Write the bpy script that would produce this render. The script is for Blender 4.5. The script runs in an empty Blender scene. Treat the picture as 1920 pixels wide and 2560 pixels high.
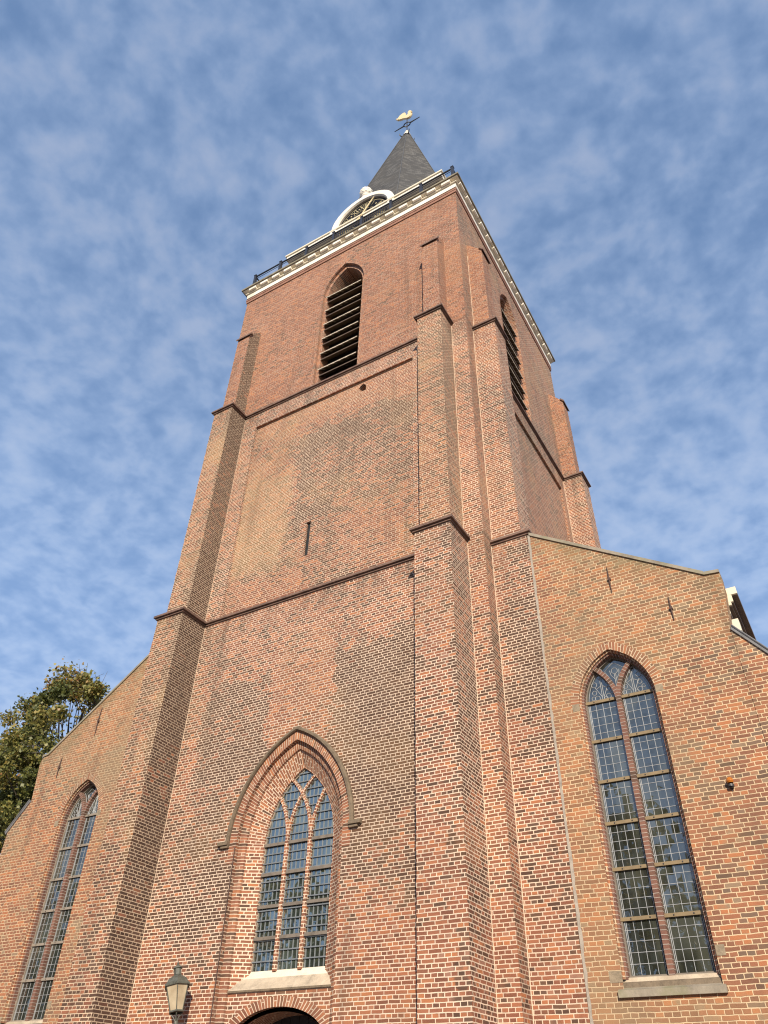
import bpy, math, random
import numpy as np
from math import sin, cos, pi, sqrt, radians, atan2, acos
from mathutils import Vector, Matrix
from mathutils.geometry import tessellate_polygon

# ------------------------------------------------------------------ camera, sky, sun
scn = bpy.context.scene
COL = scn.collection
cam_d = bpy.data.cameras.new('camera')
cam = bpy.data.objects.new('camera', cam_d)
COL.objects.link(cam)
YAW, PITCH, ROLL = -0.5503803, 0.69336335, 0.0271506
fw = Vector((sin(YAW)*cos(PITCH), cos(YAW)*cos(PITCH), sin(PITCH)))
rt = Vector((cos(YAW), -sin(YAW), 0.0))
up = rt.cross(fw)
r2 = rt*cos(ROLL) + up*sin(ROLL)
u2 = up*cos(ROLL) - rt*sin(ROLL)
M = Matrix((r2, u2, -fw)).transposed().to_4x4()
M.translation = Vector((9.23644, -11.80833, 1.59961))
cam.matrix_world = M
cam_d.sensor_fit = 'VERTICAL'
cam_d.sensor_height = 24.0
cam_d.lens = 24.0*1865.813/2560.0
cam_d.clip_end = 6000
scn.camera = cam

SUN = Vector((0.575, -1.0, 0.55)).normalized()
SUN_EL = math.asin(SUN.z)
sun_d = bpy.data.lights.new('sun', 'SUN')
sun_d.energy = 5.0
sun_d.angle = radians(0.53)
sun_d.color = (1.0, 0.875, 0.70)
sun = bpy.data.objects.new('sun', sun_d)
COL.objects.link(sun)
sun.rotation_euler = SUN.to_track_quat('Z', 'Y').to_euler()

SKY_STRENGTH = 0.12
scn.view_settings.view_transform = 'Standard'
scn.view_settings.look = 'None'
scn.view_settings.gamma = 1
scn.view_settings.exposure = 0.40
scn.cycles.pixel_filter_type = 'BLACKMAN_HARRIS'
scn.cycles.filter_width = 1.15


class NT:
    """small helper for node trees"""
    def __init__(s, tree):
        s.t = tree
        s.n = tree.nodes
        s.l = tree.links

    def node(s, typ, **kw):
        nd = s.n.new(typ)
        for k, v in kw.items():
            setattr(nd, k, v)
        return nd

    def put(s, sock, v):
        if hasattr(v, 'links'):
            s.l.new(v, sock)
        elif v is not None:
            sock.default_value = v

    def m(s, op, a, b=None, c=None, clamp=False):
        nd = s.node('ShaderNodeMath', operation=op)
        nd.use_clamp = clamp
        s.put(nd.inputs[0], a)
        if b is not None:
            s.put(nd.inputs[1], b)
        if c is not None:
            s.put(nd.inputs[2], c)
        return nd.outputs[0]

    def vm(s, op, a, b=None):
        nd = s.node('ShaderNodeVectorMath', operation=op)
        s.put(nd.inputs[0], a)
        if b is not None:
            s.put(nd.inputs[1], b)
        return nd.outputs[0]

    def comb(s, x, y, z=0.0):
        nd = s.node('ShaderNodeCombineXYZ')
        s.put(nd.inputs[0], x); s.put(nd.inputs[1], y); s.put(nd.inputs[2], z)
        return nd.outputs[0]

    def sep(s, v):
        nd = s.node('ShaderNodeSeparateXYZ')
        s.put(nd.inputs[0], v)
        return nd.outputs

    def ss(s, x, a, b, lo=0.0, hi=1.0):
        nd = s.node('ShaderNodeMapRange', interpolation_type='SMOOTHSTEP')
        s.put(nd.inputs[0], x)
        for i, v in enumerate((a, b, lo, hi)):
            s.put(nd.inputs[i+1], v)
        return nd.outputs[0]

    def noise(s, vec, scale, detail=2.0, rough=0.5, dist=0.0):
        nd = s.node('ShaderNodeTexNoise')
        s.put(nd.inputs['Vector'], vec)
        nd.inputs['Scale'].default_value = scale
        nd.inputs['Detail'].default_value = detail
        nd.inputs['Roughness'].default_value = rough
        nd.inputs['Distortion'].default_value = dist
        return nd.outputs['Fac'], nd.outputs['Color']

    def mix(s, f, a, b, blend='MIX'):
        nd = s.node('ShaderNodeMix', data_type='RGBA', blend_type=blend)
        s.put(nd.inputs[0], f)
        for i, v in ((6, a), (7, b)):
            if isinstance(v, tuple):
                v = v if len(v) == 4 else v+(1.0,)
            s.put(nd.inputs[i], v)
        return nd.outputs[2]

    def ramp(s, f, stops, interp='LINEAR'):
        nd = s.node('ShaderNodeValToRGB')
        r = nd.color_ramp
        r.interpolation = interp
        while len(r.elements) < len(stops):
            r.elements.new(0.5)
        for e, (p, c) in zip(r.elements, stops):
            e.position = p
            e.color = tuple(c)+(1.0,)
        s.put(nd.inputs[0], f)
        return nd.outputs[0]


world = bpy.data.worlds.new('World')
scn.world = world
world.use_nodes = True
w = NT(world.node_tree)
w.n.clear()
sky = w.node('ShaderNodeTexSky', sky_type='NISHITA')
sky.sun_disc = False
sky.sun_elevation = SUN_EL
sky.sun_rotation = atan2(SUN.x, SUN.y)
sky.air_density = 1.0
sky.dust_density = 0.6
sky.ozone_density = 1.3
dirv = w.node('ShaderNodeTexCoord').outputs['Generated']
dx, dy, dz = w.sep(dirv)
inv = w.m('DIVIDE', 1.0, w.m('ADD', w.m('MAXIMUM', dz, 0.0), 0.22))
pl = w.comb(w.m('MULTIPLY', dx, inv), w.m('MULTIPLY', dy, inv), 3.1)
_, warp = w.noise(pl, 3.0, 3.0)
plw = w.vm('ADD', pl, w.vm('MULTIPLY', w.vm('SUBTRACT', warp, (0.5, 0.5, 0.5)), (0.07, 0.07, 0.0)))
n1, _ = w.noise(plw, 20.0, 2.5, 0.5)
n2, _ = w.noise(plw, 46.0, 3.0, 0.55)
n3, _ = w.noise(pl, 3.4, 3.0, 0.55)
dens = w.m('ADD', w.m('ADD', w.m('MULTIPLY', n1, 0.60), w.m('MULTIPLY', n2, 0.26)), w.m('MULTIPLY', n3, 0.40))
low = w.ss(dz, 0.90, 0.38)
gap = w.mix(low, (0.92, 1.62, 3.05), (1.55, 2.55, 4.55))
veil = w.mix(low, (1.52, 2.24, 3.66), (2.30, 3.28, 5.15))
puff = w.mix(low, (2.35, 2.88, 4.05), (2.95, 3.85, 5.50))
skyc = w.mix(0.88, sky.outputs[0], gap)
bgc = w.mix(w.ss(dens, 0.42, 0.68, 0.12, 0.95), skyc, veil)
bgc = w.mix(w.ss(dens, 0.58, 0.82, 0.0, 0.75), bgc, puff)
# a thin old contrail
cn = w.sep(pl)
bg = w.node('ShaderNodeBackground')
w.put(bg.inputs[0], bgc)
bg.inputs[1].default_value = SKY_STRENGTH
wo = w.node('ShaderNodeOutputWorld')
w.l.new(bg.outputs[0], wo.inputs[0])

# ------------------------------------------------------------------ materials
MAT = {}


def new_mat(name):
    m = bpy.data.materials.new(name)
    m.use_nodes = True
    t = NT(m.node_tree)
    t.n.clear()
    out = t.node('ShaderNodeOutputMaterial')
    bs = t.node('ShaderNodeBsdfPrincipled')
    t.l.new(bs.outputs[0], out.inputs[0])
    MAT[name] = m
    return m, t, bs, out


def plain(name, col, rough=0.6, metal=0.0, var=0.12, scale=6.0, bump=0.0, dirt=None, spec=0.5):
    m, t, bs, out = new_mat(name)
    geo = t.node('ShaderNodeNewGeometry').outputs['Position']
    f, c = t.noise(geo, scale, 5.0, 0.6)
    f2, _ = t.noise(geo, scale*7.0, 3.0, 0.6)
    dk = tuple(max(0.0, x*(1-2.2*var)) for x in col)
    lt = tuple(min(1.0, x*(1+1.4*var)) for x in col)
    cc = t.ramp(t.m('ADD', t.m('MULTIPLY', f, 0.7), t.m('MULTIPLY', f2, 0.3)), [(0.3, dk), (0.5, col), (0.7, lt)])
    if dirt:
        g, _ = t.noise(geo, 1.7, 5.0, 0.65)
        cc = t.mix(t.ss(g, 0.48, 0.70, 0.0, 0.85), cc, dirt)
    t.put(bs.inputs['Base Color'], cc)
    bs.inputs['Roughness'].default_value = rough
    bs.inputs['Metallic'].default_value = metal
    bs.inputs['Specular IOR Level'].default_value = spec
    if bump:
        b = t.node('ShaderNodeBump')
        b.inputs['Strength'].default_value = bump
        b.inputs['Distance'].default_value = 0.01
        t.put(b.inputs['Height'], f2)
        t.l.new(b.outputs[0], bs.inputs['Normal'])
    return m


RED = [(0.0, (0.140, 0.055, 0.037)), (0.3, (0.195, 0.074, 0.047)), (0.55, (0.240, 0.092, 0.056)),
       (0.75, (0.295, 0.112, 0.062)), (0.88, (0.37, 0.138, 0.060)), (1.0, (0.27, 0.138, 0.098))]
OLD = [(0.0, (0.150, 0.070, 0.047)), (0.3, (0.205, 0.090, 0.056)), (0.55, (0.255, 0.106, 0.062)),
       (0.75, (0.310, 0.122, 0.065)), (0.9, (0.38, 0.145, 0.064)), (1.0, (0.235, 0.165, 0.110))]


def brick(name, ramp=RED, mortar=(0.74, 0.585, 0.44), h=0.06, L=0.213, mw=0.0075, dark=0.28, dpatch=0.9,
          yellow=0.0, seed=0.0, darkcol=(0.058, 0.037, 0.027), bond=True, grey=0.0, jitter=0.006, redpatch=0.5, patches=(), ypatches=(), moss=False, ledges=()):
    m, t, bs, out = new_mat(name)
    uv = t.node('ShaderNodeUVMap', uv_map='UVMap').outputs[0]
    geo = t.node('ShaderNodeNewGeometry').outputs['Position']
    _, wv = t.noise(geo, 7.0, 2.0)
    _, wv2 = t.noise(geo, 0.9, 1.0)
    off = t.vm('ADD', t.vm('MULTIPLY', t.vm('SUBTRACT', wv, (0.5, 0.5, 0.5)), (jitter*2, jitter*2, 0)),
               t.vm('MULTIPLY', t.vm('SUBTRACT', wv2, (0.5, 0.5, 0.5)), (0.035, 0.024, 0)))
    u, v, _ = t.sep(t.vm('ADD', uv, off))
    vr = t.m('DIVIDE', v, h)
    row = t.m('FLOOR', vr)
    fv = t.m('MULTIPLY', t.m('FRACT', vr), h)
    par = t.m('FLOORED_MODULO', row, 2.0)
    if bond:
        ln = t.m('SUBTRACT', L, t.m('MULTIPLY', par, L*0.5))
    else:
        ln = L
    wr = t.node('ShaderNodeTexWhiteNoise', noise_dimensions='1D')
    t.put(wr.inputs['W'], t.m('ADD', row, seed+0.5))
    r4 = t.m('GREATER_THAN', t.m('FLOORED_MODULO', row, 4.0), 1.5)
    sh = t.m('ADD', t.m('MULTIPLY', r4, L*0.5), t.m('MULTIPLY', wr.outputs['Value'], 0.03))
    sh = t.m('ADD', sh, t.m('MULTIPLY', par, L*0.25))
    ur = t.m('DIVIDE', t.m('ADD', u, sh), ln)
    colm = t.m('FLOOR', ur)
    fu = t.m('MULTIPLY', t.m('FRACT', ur), ln)
    du = t.m('MINIMUM', fu, t.m('SUBTRACT', ln, fu))
    dv = t.m('MINIMUM', fv, t.m('SUBTRACT', h, fv))
    d = t.m('MINIMUM', du, dv)
    nfine, _ = t.noise(geo, 38.0, 3.0, 0.6)
    wn = t.node('ShaderNodeTexWhiteNoise', noise_dimensions='3D')
    t.put(wn.inputs['Vector'], t.comb(colm, row, t.m('ADD', par, seed)))
    ra, rb, rc = t.sep(wn.outputs['Color'])
    half = t.m('ADD', mw*0.62, t.m('MULTIPLY', nfine, mw*0.75))
    half = t.m('ADD', half, t.m('MULTIPLY', t.m('SUBTRACT', rc, 0.5), mw*0.35))
    mask = t.ss(t.m('SUBTRACT', d, half), -0.0018, 0.0018)      # 0 in the joint, 1 on the brick
    p1, _ = t.noise(t.vm('MULTIPLY', geo, (1.0, 1.0, 0.8)), 0.42, 4.0, 0.62, 0.6)
    p2, _ = t.noise(t.vm('ADD', geo, (31.0, 7.0, 11.0)), 0.33, 3.0, 0.6)
    p3, _ = t.noise(t.vm('ADD', geo, (3.0, 57.0, 23.0)), 0.9, 4.0, 0.65)
    p4, _ = t.noise(t.vm('ADD', geo, (13.0, 17.0, 71.0)), 0.55, 3.0, 0.6)
    rr = t.m('ADD', t.m('MULTIPLY', ra, 0.96), t.m('MULTIPLY', t.m('SUBTRACT', p3, 0.42), redpatch))
    base = t.ramp(rr, ramp)
    fb, _ = t.noise(geo, 60.0, 3.0, 0.7)
    base = t.mix(t.ss(fb, 0.35, 0.75, 0.0, 0.45), base, t.mix(0.5, base, (0.40, 0.22, 0.13)))
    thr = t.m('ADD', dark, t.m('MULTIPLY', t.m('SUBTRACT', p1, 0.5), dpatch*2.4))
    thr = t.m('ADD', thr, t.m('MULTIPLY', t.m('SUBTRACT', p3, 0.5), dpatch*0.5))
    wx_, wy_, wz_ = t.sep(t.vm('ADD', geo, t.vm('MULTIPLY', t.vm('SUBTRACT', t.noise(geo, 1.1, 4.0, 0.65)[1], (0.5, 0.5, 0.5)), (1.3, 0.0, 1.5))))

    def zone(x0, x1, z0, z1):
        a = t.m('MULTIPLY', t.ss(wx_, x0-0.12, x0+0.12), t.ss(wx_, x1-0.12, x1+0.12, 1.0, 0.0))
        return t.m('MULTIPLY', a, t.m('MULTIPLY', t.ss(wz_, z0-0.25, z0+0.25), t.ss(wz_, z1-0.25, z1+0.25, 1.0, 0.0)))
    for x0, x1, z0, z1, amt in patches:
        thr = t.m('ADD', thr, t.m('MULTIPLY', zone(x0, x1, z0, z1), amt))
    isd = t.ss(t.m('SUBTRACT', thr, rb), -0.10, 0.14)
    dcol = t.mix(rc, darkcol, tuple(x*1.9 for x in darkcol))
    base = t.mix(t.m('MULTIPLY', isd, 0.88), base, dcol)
    if yellow:
        base = t.mix(t.ss(p4, 0.50, 0.68, 0.0, yellow), base, (0.36, 0.215, 0.095))
    for x0, x1, z0, z1, amt in ypatches:
        base = t.mix(t.m('MULTIPLY', zone(x0, x1, z0, z1), amt), base, t.mix(0.55, base, (0.42, 0.27, 0.125)))
    if grey:
        base = t.mix(t.ss(p2, 0.48, 0.70, 0.0, grey), base, (0.21, 0.155, 0.10))
    mcol = t.mix(t.ss(p2, 0.35, 0.65), mortar, tuple(x*0.80 for x in mortar))
    mcol = t.mix(t.ss(nfine, 0.40, 0.75, 0.0, 0.5), mcol, tuple(x*0.7 for x in mortar))
    cc = t.mix(mask, mcol, base)
    if moss:
        # moss and lichen creeping down from the sloping coping
        gx_, gy_, gz_ = t.sep(geo)
        below = t.m('ADD', t.m('SUBTRACT', gz_, 11.40), t.m('MULTIPLY', t.m('SUBTRACT', t.m('ABSOLUTE', gx_), 5.37), 0.672))
        mn, _ = t.noise(geo, 1.6, 5.0, 0.65)
        cr_ = t.m('ADD', below, t.m('MULTIPLY', t.m('SUBTRACT', mn, 0.5), 2.2))
        cc = t.mix(t.ss(cr_, -0.70, 0.45, 0.0, 0.55), cc, t.mix(nfine, (0.115, 0.095, 0.052), (0.22, 0.175, 0.085)))
    for zl in ledges:
        # dirt splashed up above a ledge and run-off below it
        _, _, lz = t.sep(geo)
        ln_, _ = t.noise(t.vm('MULTIPLY', geo, (3.0, 3.0, 0.5)), 1.0, 4.0, 0.6)
        dz_ = t.m('SUBTRACT', lz, zl)
        abv = t.m('MULTIPLY', t.ss(dz_, 0.08, 0.10), t.ss(dz_, 0.10, 0.34, 1.0, 0.0))
        blw = t.m('MULTIPLY', t.ss(dz_, -0.9, 0.0), t.ss(dz_, 0.0, 0.02, 1.0, 0.0))
        lm = t.m('MULTIPLY', t.m('ADD', t.m('MULTIPLY', abv, 0.9), t.m('MULTIPLY', blw, 0.6)), t.ss(ln_, 0.36, 0.66))
        cc = t.mix(t.m('MULTIPLY', lm, 0.75), cc, (0.075, 0.052, 0.040))
    # rain streaks and grime, drawn out down the wall
    g1, _ = t.noise(t.vm('MULTIPLY', geo, (2.2, 2.2, 0.16)), 1.0, 5.0, 0.6)
    cc = t.mix(t.ss(g1, 0.52, 0.74, 0.0, 0.34), cc, (0.085, 0.06, 0.045))
    t.put(bs.inputs['Base Color'], cc)
    bs.inputs['Roughness'].default_value = 0.88
    bs.inputs['Specular IOR Level'].default_value = 0.25
    b = t.node('ShaderNodeBump')
    b.inputs['Strength'].default_value = 0.75
    b.inputs['Distance'].default_value = 0.010
    hgt = t.m('ADD', t.m('MULTIPLY', mask, 0.75), t.m('MULTIPLY', fb, 0.55))
    hgt = t.m('ADD', hgt, t.m('MULTIPLY', ra, 0.25))
    t.put(b.inputs['Height'], hgt)
    t.l.new(b.outputs[0], bs.inputs['Normal'])
    return m


brick('brick_wall', ledges=(11.407, 19.095), dark=0.34, dpatch=0.9, yellow=0.15, seed=1.0, mortar=(0.74, 0.585, 0.45),
      patches=((0.85, 2.95, 4.9, 9.7, 0.62), (-2.75, -0.85, 7.2, 9.4, 0.75), (-3.3, -1.2, 4.4, 7.0, 0.30), (-0.8, 0.85, 8.3, 11.4, -0.28), (-4.6, 4.6, -1, 4.3, -0.28)))
brick('brick_panel', ledges=(11.407, 19.095), dark=0.32, dpatch=1.0, yellow=0.25, seed=2.0, mortar=(0.64, 0.49, 0.36),
      patches=((-0.9, 2.85, 13.8, 17.2, 0.58), (-2.85, 2.85, 17.3, 18.6, -0.3), (-1.9, 0.2, 12.0, 14.2, 0.2)),
      ypatches=((-2.9, -1.1, 12.6, 16.2, 0.60), (-2.9, 1.2, 17.7, 18.6, 0.25)))
brick('brick_upper', ledges=(11.407, 19.095), dark=0.10, dpatch=0.6, yellow=0.15, seed=3.0, mortar=(0.52, 0.385, 0.285), mw=0.0068, redpatch=0.9)
brick('brick_buttress', ledges=(11.407, 19.095), dark=0.36, dpatch=1.0, yellow=0.15, seed=4.0, mortar=(0.73, 0.575, 0.44), patches=((4.75, 5.5, 6.5, 11.2, 0.4), (3.0, 5.5, -1, 4.2, -0.25), (3.96, 4.2, 3.0, 11.4, 0.45), (5.2, 5.45, 3.0, 11.4, 0.2)))
brick('brick_golden', ledges=(11.407, 19.095), dark=0.34, dpatch=0.9, yellow=0.5, seed=5.0, mortar=(0.68, 0.52, 0.37), patches=((-3.43, -3.1, 0.0, 19.0, 0.55), (3.88, 4.2, 12.0, 19.0, 0.3)), ypatches=((-5.5, 4.3, 6.0, 20.0, 0.12),))
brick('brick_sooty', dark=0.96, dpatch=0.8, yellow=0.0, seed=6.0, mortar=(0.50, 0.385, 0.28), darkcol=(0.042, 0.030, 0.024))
brick('brick_south', ledges=(11.407, 19.095), dark=0.36, dpatch=1.2, yellow=0.35, seed=7.0, mortar=(0.56, 0.43, 0.32))
brick('brick_aisle', ramp=OLD, dark=0.10, dpatch=0.6, yellow=0.12, grey=0.75, seed=8.0, mortar=(0.64, 0.485, 0.31),
      moss=True, patches=((6.2, 8.6, 7.9, 10.5, 0.16), (7.2, 8.6, 5.5, 8.0, 0.10)),
      ypatches=((-9.5, -4, 8.3, 12, 0.25), (5.8, 9.5, 8.0, 12, 0.30), (5.3, 6.0, 0, 8, 0.3), (5.3, 9, 0, 3.1, 0.35)),
      mw=0.0064, h=0.0635, L=0.222, jitter=0.010, darkcol=(0.09, 0.065, 0.048), redpatch=0.9)
brick('brick_arch', dark=0.15, dpatch=0.5, yellow=0.0, seed=9.0, L=0.24, bond=False, mw=0.0085, mortar=(0.62, 0.48, 0.36))
brick('brick_header', dark=0.12, dpatch=0.4, yellow=0.1, seed=10.0, L=0.45, bond=False, mw=0.008, mortar=(0.62, 0.48, 0.36))
brick('brick_splay', dark=0.10, dpatch=0.3, yellow=0.1, seed=11.0, mortar=(0.70, 0.55, 0.42), mw=0.009)
brick('brick_purple', ramp=[(0, (0.11, 0.055, 0.046)), (0.5, (0.155, 0.076, 0.060)), (1, (0.19, 0.095, 0.07))], dark=0.2,
      seed=12.0, L=0.5, bond=False, mortar=(0.42, 0.35, 0.30), mw=0.0055)
brick('brick_voussoir', ramp=OLD, dark=0.10, dpatch=0.5, yellow=0.2, grey=0.6, seed=13.0, L=0.30, bond=False, mw=0.008, mortar=(0.62, 0.48, 0.33))
plain('mortar', (0.60, 0.47, 0.355), 0.9, var=0.10, scale=9, bump=0.3)
plain('seam_mortar', (0.33, 0.29, 0.245), 0.9, var=0.16, scale=5, bump=0.5)
plain('string_brick', (0.150, 0.090, 0.068), 0.75, var=0.28, scale=5, dirt=(0.075, 0.05, 0.04))
plain('corbel_brick', (0.25, 0.125, 0.085), 0.8, var=0.2, scale=7)
plain('white_paint', (0.80, 0.755, 0.66), 0.5, var=0.05, scale=3, dirt=(0.62, 0.56, 0.44))
plain('cream_paint', (0.66, 0.60, 0.47), 0.55, var=0.07, scale=4)
plain('lip_lead', (0.20, 0.175, 0.12), 0.7, var=0.3, scale=4)
plain('sandstone', (0.44, 0.365, 0.275), 0.85, var=0.18, scale=5, bump=0.35, dirt=(0.36, 0.29, 0.21))
plain('sill_white', (0.66, 0.585, 0.47), 0.8, var=0.07, scale=7)
plain('hood_stone', (0.155, 0.118, 0.080), 0.85, var=0.25, scale=7, bump=0.4)
plain('tufa', (0.25, 0.20, 0.14), 0.9, var=0.2, scale=14, bump=0.5)
plain('coping_stone', (0.26, 0.225, 0.175), 0.85, var=0.2, scale=3, bump=0.3, dirt=(0.2, 0.19, 0.11))
plain('lead', (0.15, 0.15, 0.155), 0.5, var=0.2, scale=4)
plain('dark_lead', (0.075, 0.075, 0.075), 0.6, var=0.2, scale=4)
plain('slit_glass', (0.020, 0.022, 0.022), 0.4, var=0.3, scale=9)
plain('zinc', (0.12, 0.13, 0.15), 0.5, var=0.15, scale=5)
plain('iron', (0.035, 0.033, 0.035), 0.5, var=0.25, scale=9)
plain('rust_iron', (0.075, 0.042, 0.034), 0.8, var=0.3, scale=20)
plain('railing_paint', (0.022, 0.024, 0.034), 0.42, var=0.2)
plain('gold', (0.78, 0.63, 0.36), 0.45, metal=0.25, var=0.08, scale=14)
plain('gold_paint', (0.50, 0.43, 0.25), 0.5, var=0.12, scale=20)
plain('clock_blue', (0.009, 0.010, 0.017), 0.8, var=0.25, scale=6, spec=0.1)
plain('old_wood', (0.17, 0.125, 0.078), 0.85, var=0.35, scale=9)
plain('edge_wood', (0.42, 0.36, 0.28), 0.8, var=0.25, scale=9)
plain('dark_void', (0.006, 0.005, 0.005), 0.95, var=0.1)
plain('door_wood', (0.012, 0.011, 0.012), 0.6, var=0.3, scale=12)
plain('came', (0.34, 0.355, 0.37), 0.45, var=0.1)
plain('came_mid', (0.20, 0.215, 0.23), 0.5, var=0.1)
plain('came_dark', (0.15, 0.17, 0.19), 0.5, var=0.15)
plain('bar_ochre', (0.205, 0.15, 0.080), 0.55, var=0.12)
plain('bar_grey', (0.16, 0.135, 0.11), 0.6, var=0.2)
plain('frame_grey', (0.24, 0.205, 0.165), 0.7, var=0.12)
plain('bronze', (0.085, 0.088, 0.072), 0.5, var=0.3, scale=14)
plain('orange_glass', (0.42, 0.135, 0.014), 0.2, var=0.1)
plain('brown_paint', (0.13, 0.092, 0.066), 0.6, var=0.2)
plain('pavers', (0.22, 0.17, 0.14), 0.9, var=0.2, scale=3)
plain('bark', (0.10, 0.078, 0.058), 0.9, var=0.3, scale=6, bump=0.5)


def glass_mat(name, refl=0.30, tint=(0.75, 0.84, 0.90), wob=0.010, pw=0.11, ph=0.14, inner=(0.020, 0.021, 0.016)):
    m, t, bs, out = new_mat(name)
    t.n.remove(bs)
    geo = t.node('ShaderNodeNewGeometry').outputs['Position']
    x, y, z = t.sep(geo)
    cell = t.comb(t.m('FLOOR', t.m('DIVIDE', x, pw)), 0.0, t.m('FLOOR', t.m('DIVIDE', z, ph)))
    wn = t.node('ShaderNodeTexWhiteNoise', noise_dimensions='3D')
    t.put(wn.inputs['Vector'], cell)
    nf, nc = t.noise(geo, 5.0, 2.0)
    jit = t.vm('ADD', t.vm('MULTIPLY', t.vm('SUBTRACT', wn.outputs['Color'], (0.5, 0.5, 0.5)), (wob*2, 0, wob*2)),
               t.vm('MULTIPLY', t.vm('SUBTRACT', nc, (0.5, 0.5, 0.5)), (wob*3, 0, wob*3)))
    nrm = t.vm('NORMALIZE', t.vm('ADD', t.node('ShaderNodeNewGeometry').outputs['Normal'], jit))
    gl = t.node('ShaderNodeBsdfGlossy')
    gl.inputs['Color'].default_value = tint+(1,)
    gl.inputs['Roughness'].default_value = 0.02
    t.put(gl.inputs['Normal'], nrm)
    df = t.node('ShaderNodeBsdfDiffuse')
    f, _ = t.noise(t.vm('MULTIPLY', geo, (2.0, 1.0, 0.7)), 1.3, 3.0)
    wr, wg, wb = t.sep(wn.outputs['Color'])
    c = t.mix(t.ss(f, 0.45, 0.65), inner, tuple(q*3.0 for q in inner))
    c = t.mix(t.m('MULTIPLY', wr, 0.25), c, (0.07, 0.085, 0.09))
    t.put(df.inputs['Color'], c)
    mx = t.node('ShaderNodeMixShader')
    t.put(mx.inputs[0], t.m('ADD', refl, t.m('MULTIPLY', t.m('SUBTRACT', wg, 0.5), refl*0.22)))
    t.l.new(df.outputs[0], mx.inputs[1])
    t.l.new(gl.outputs[0], mx.inputs[2])
    t.l.new(mx.outputs[0], out.inputs[0])
    return m


glass_mat('window_glass', 0.21, tint=(0.82, 0.85, 0.84), wob=0.020)
glass_mat('tower_glass', 0.34, tint=(0.74, 0.86, 0.88), wob=0.014, pw=0.0975, ph=0.16, inner=(0.028, 0.034, 0.028))

# lantern glass: yellowed, slightly shiny
m_, t_, b_, o_ = new_mat('lantern_glass')
g_ = t_.node('ShaderNodeNewGeometry').outputs['Position']
f_, _ = t_.noise(g_, 4.0, 2.0)
t_.put(b_.inputs['Base Color'], t_.ramp(f_, [(0.35, (0.30, 0.235, 0.155)), (0.65, (0.46, 0.385, 0.27))]))
b_.inputs['Roughness'].default_value = 0.18

# slate spire
m_, t_, b_, o_ = new_mat('slate')
uv_ = t_.node('ShaderNodeUVMap', uv_map='UVMap').outputs[0]
g_ = t_.node('ShaderNodeNewGeometry').outputs['Position']
_, wv_ = t_.noise(g_, 2.0, 3.0)
u_, v_, _ = t_.sep(t_.vm('ADD', uv_, t_.vm('MULTIPLY', t_.vm('SUBTRACT', wv_, (0.5, 0.5, 0.5)), (0.06, 0.10, 0))))
vr_ = t_.m('DIVIDE', v_, 0.16)
row_ = t_.m('FLOOR', vr_)
ur_ = t_.m('DIVIDE', t_.m('ADD', u_, t_.m('MULTIPLY', t_.m('FLOORED_MODULO', row_, 2.0), 0.12)), 0.24)
wn_ = t_.node('ShaderNodeTexWhiteNoise', noise_dimensions='3D')
t_.put(wn_.inputs['Vector'], t_.comb(t_.m('FLOOR', ur_), row_, 0.0))
ed_ = t_.m('MINIMUM', t_.m('MULTIPLY', t_.m('FRACT', vr_), 0.16), t_.m('MULTIPLY', t_.m('FRACT', ur_), 0.24))
c_ = t_.ramp(wn_.outputs['Value'], [(0.0, (0.036, 0.036, 0.036)), (0.6, (0.055, 0.054, 0.052)), (1.0, (0.100, 0.098, 0.094))])
c_ = t_.mix(t_.ss(ed_, 0.0, 0.03, 1.0, 0.0), c_, (0.03, 0.03, 0.03))
nf_, _ = t_.noise(g_, 0.8, 4.0)
c_ = t_.mix(t_.ss(nf_, 0.4, 0.7, 0.0, 0.3), c_, (0.075, 0.066, 0.052))
t_.put(b_.inputs['Base Color'], c_)
b_.inputs['Roughness'].default_value = 0.75
bb_ = t_.node('ShaderNodeBump')
bb_.inputs['Strength'].default_value = 0.8
bb_.inputs['Distance'].default_value = 0.02
t_.put(bb_.inputs['Height'], t_.m('ADD', t_.m('FRACT', vr_), t_.m('MULTIPLY', wn_.outputs['Value'], 0.5)))
t_.l.new(bb_.outputs[0], b_.inputs['Normal'])

# leaves (colour per leaf through an attribute)
m_, t_, b_, o_ = new_mat('leaves')
at_ = t_.node('ShaderNodeAttribute', attribute_name='tone')
c_ = t_.ramp(at_.outputs['Fac'], [(0.0, (0.070, 0.090, 0.026)), (0.38, (0.16, 0.172, 0.048)), (0.66, (0.27, 0.235, 0.062)),
                                  (0.88, (0.32, 0.225, 0.055)), (1.0, (0.26, 0.125, 0.045))])
t_.put(b_.inputs['Base Color'], c_)
b_.inputs['Roughness'].default_value = 0.5
tr_ = t_.node('ShaderNodeBsdfTranslucent')
t_.put(tr_.inputs['Color'], c_)
mx_ = t_.node('ShaderNodeMixShader')
mx_.inputs[0].default_value = 0.3
t_.l.new(b_.outputs[0], mx_.inputs[1])
t_.l.new(tr_.outputs[0], mx_.inputs[2])
t_.l.new(mx_.outputs[0], o_.inputs[0])


# ------------------------------------------------------------------ mesh helpers
def box_uv(pts, n):
    ax = max(range(3), key=lambda i: abs(n[i]))
    if ax == 0:
        return [(p[1], p[2]) for p in pts]
    if ax == 1:
        return [(p[0], p[2]) for p in pts]
    return [(p[0], p[1]) for p in pts]


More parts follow.
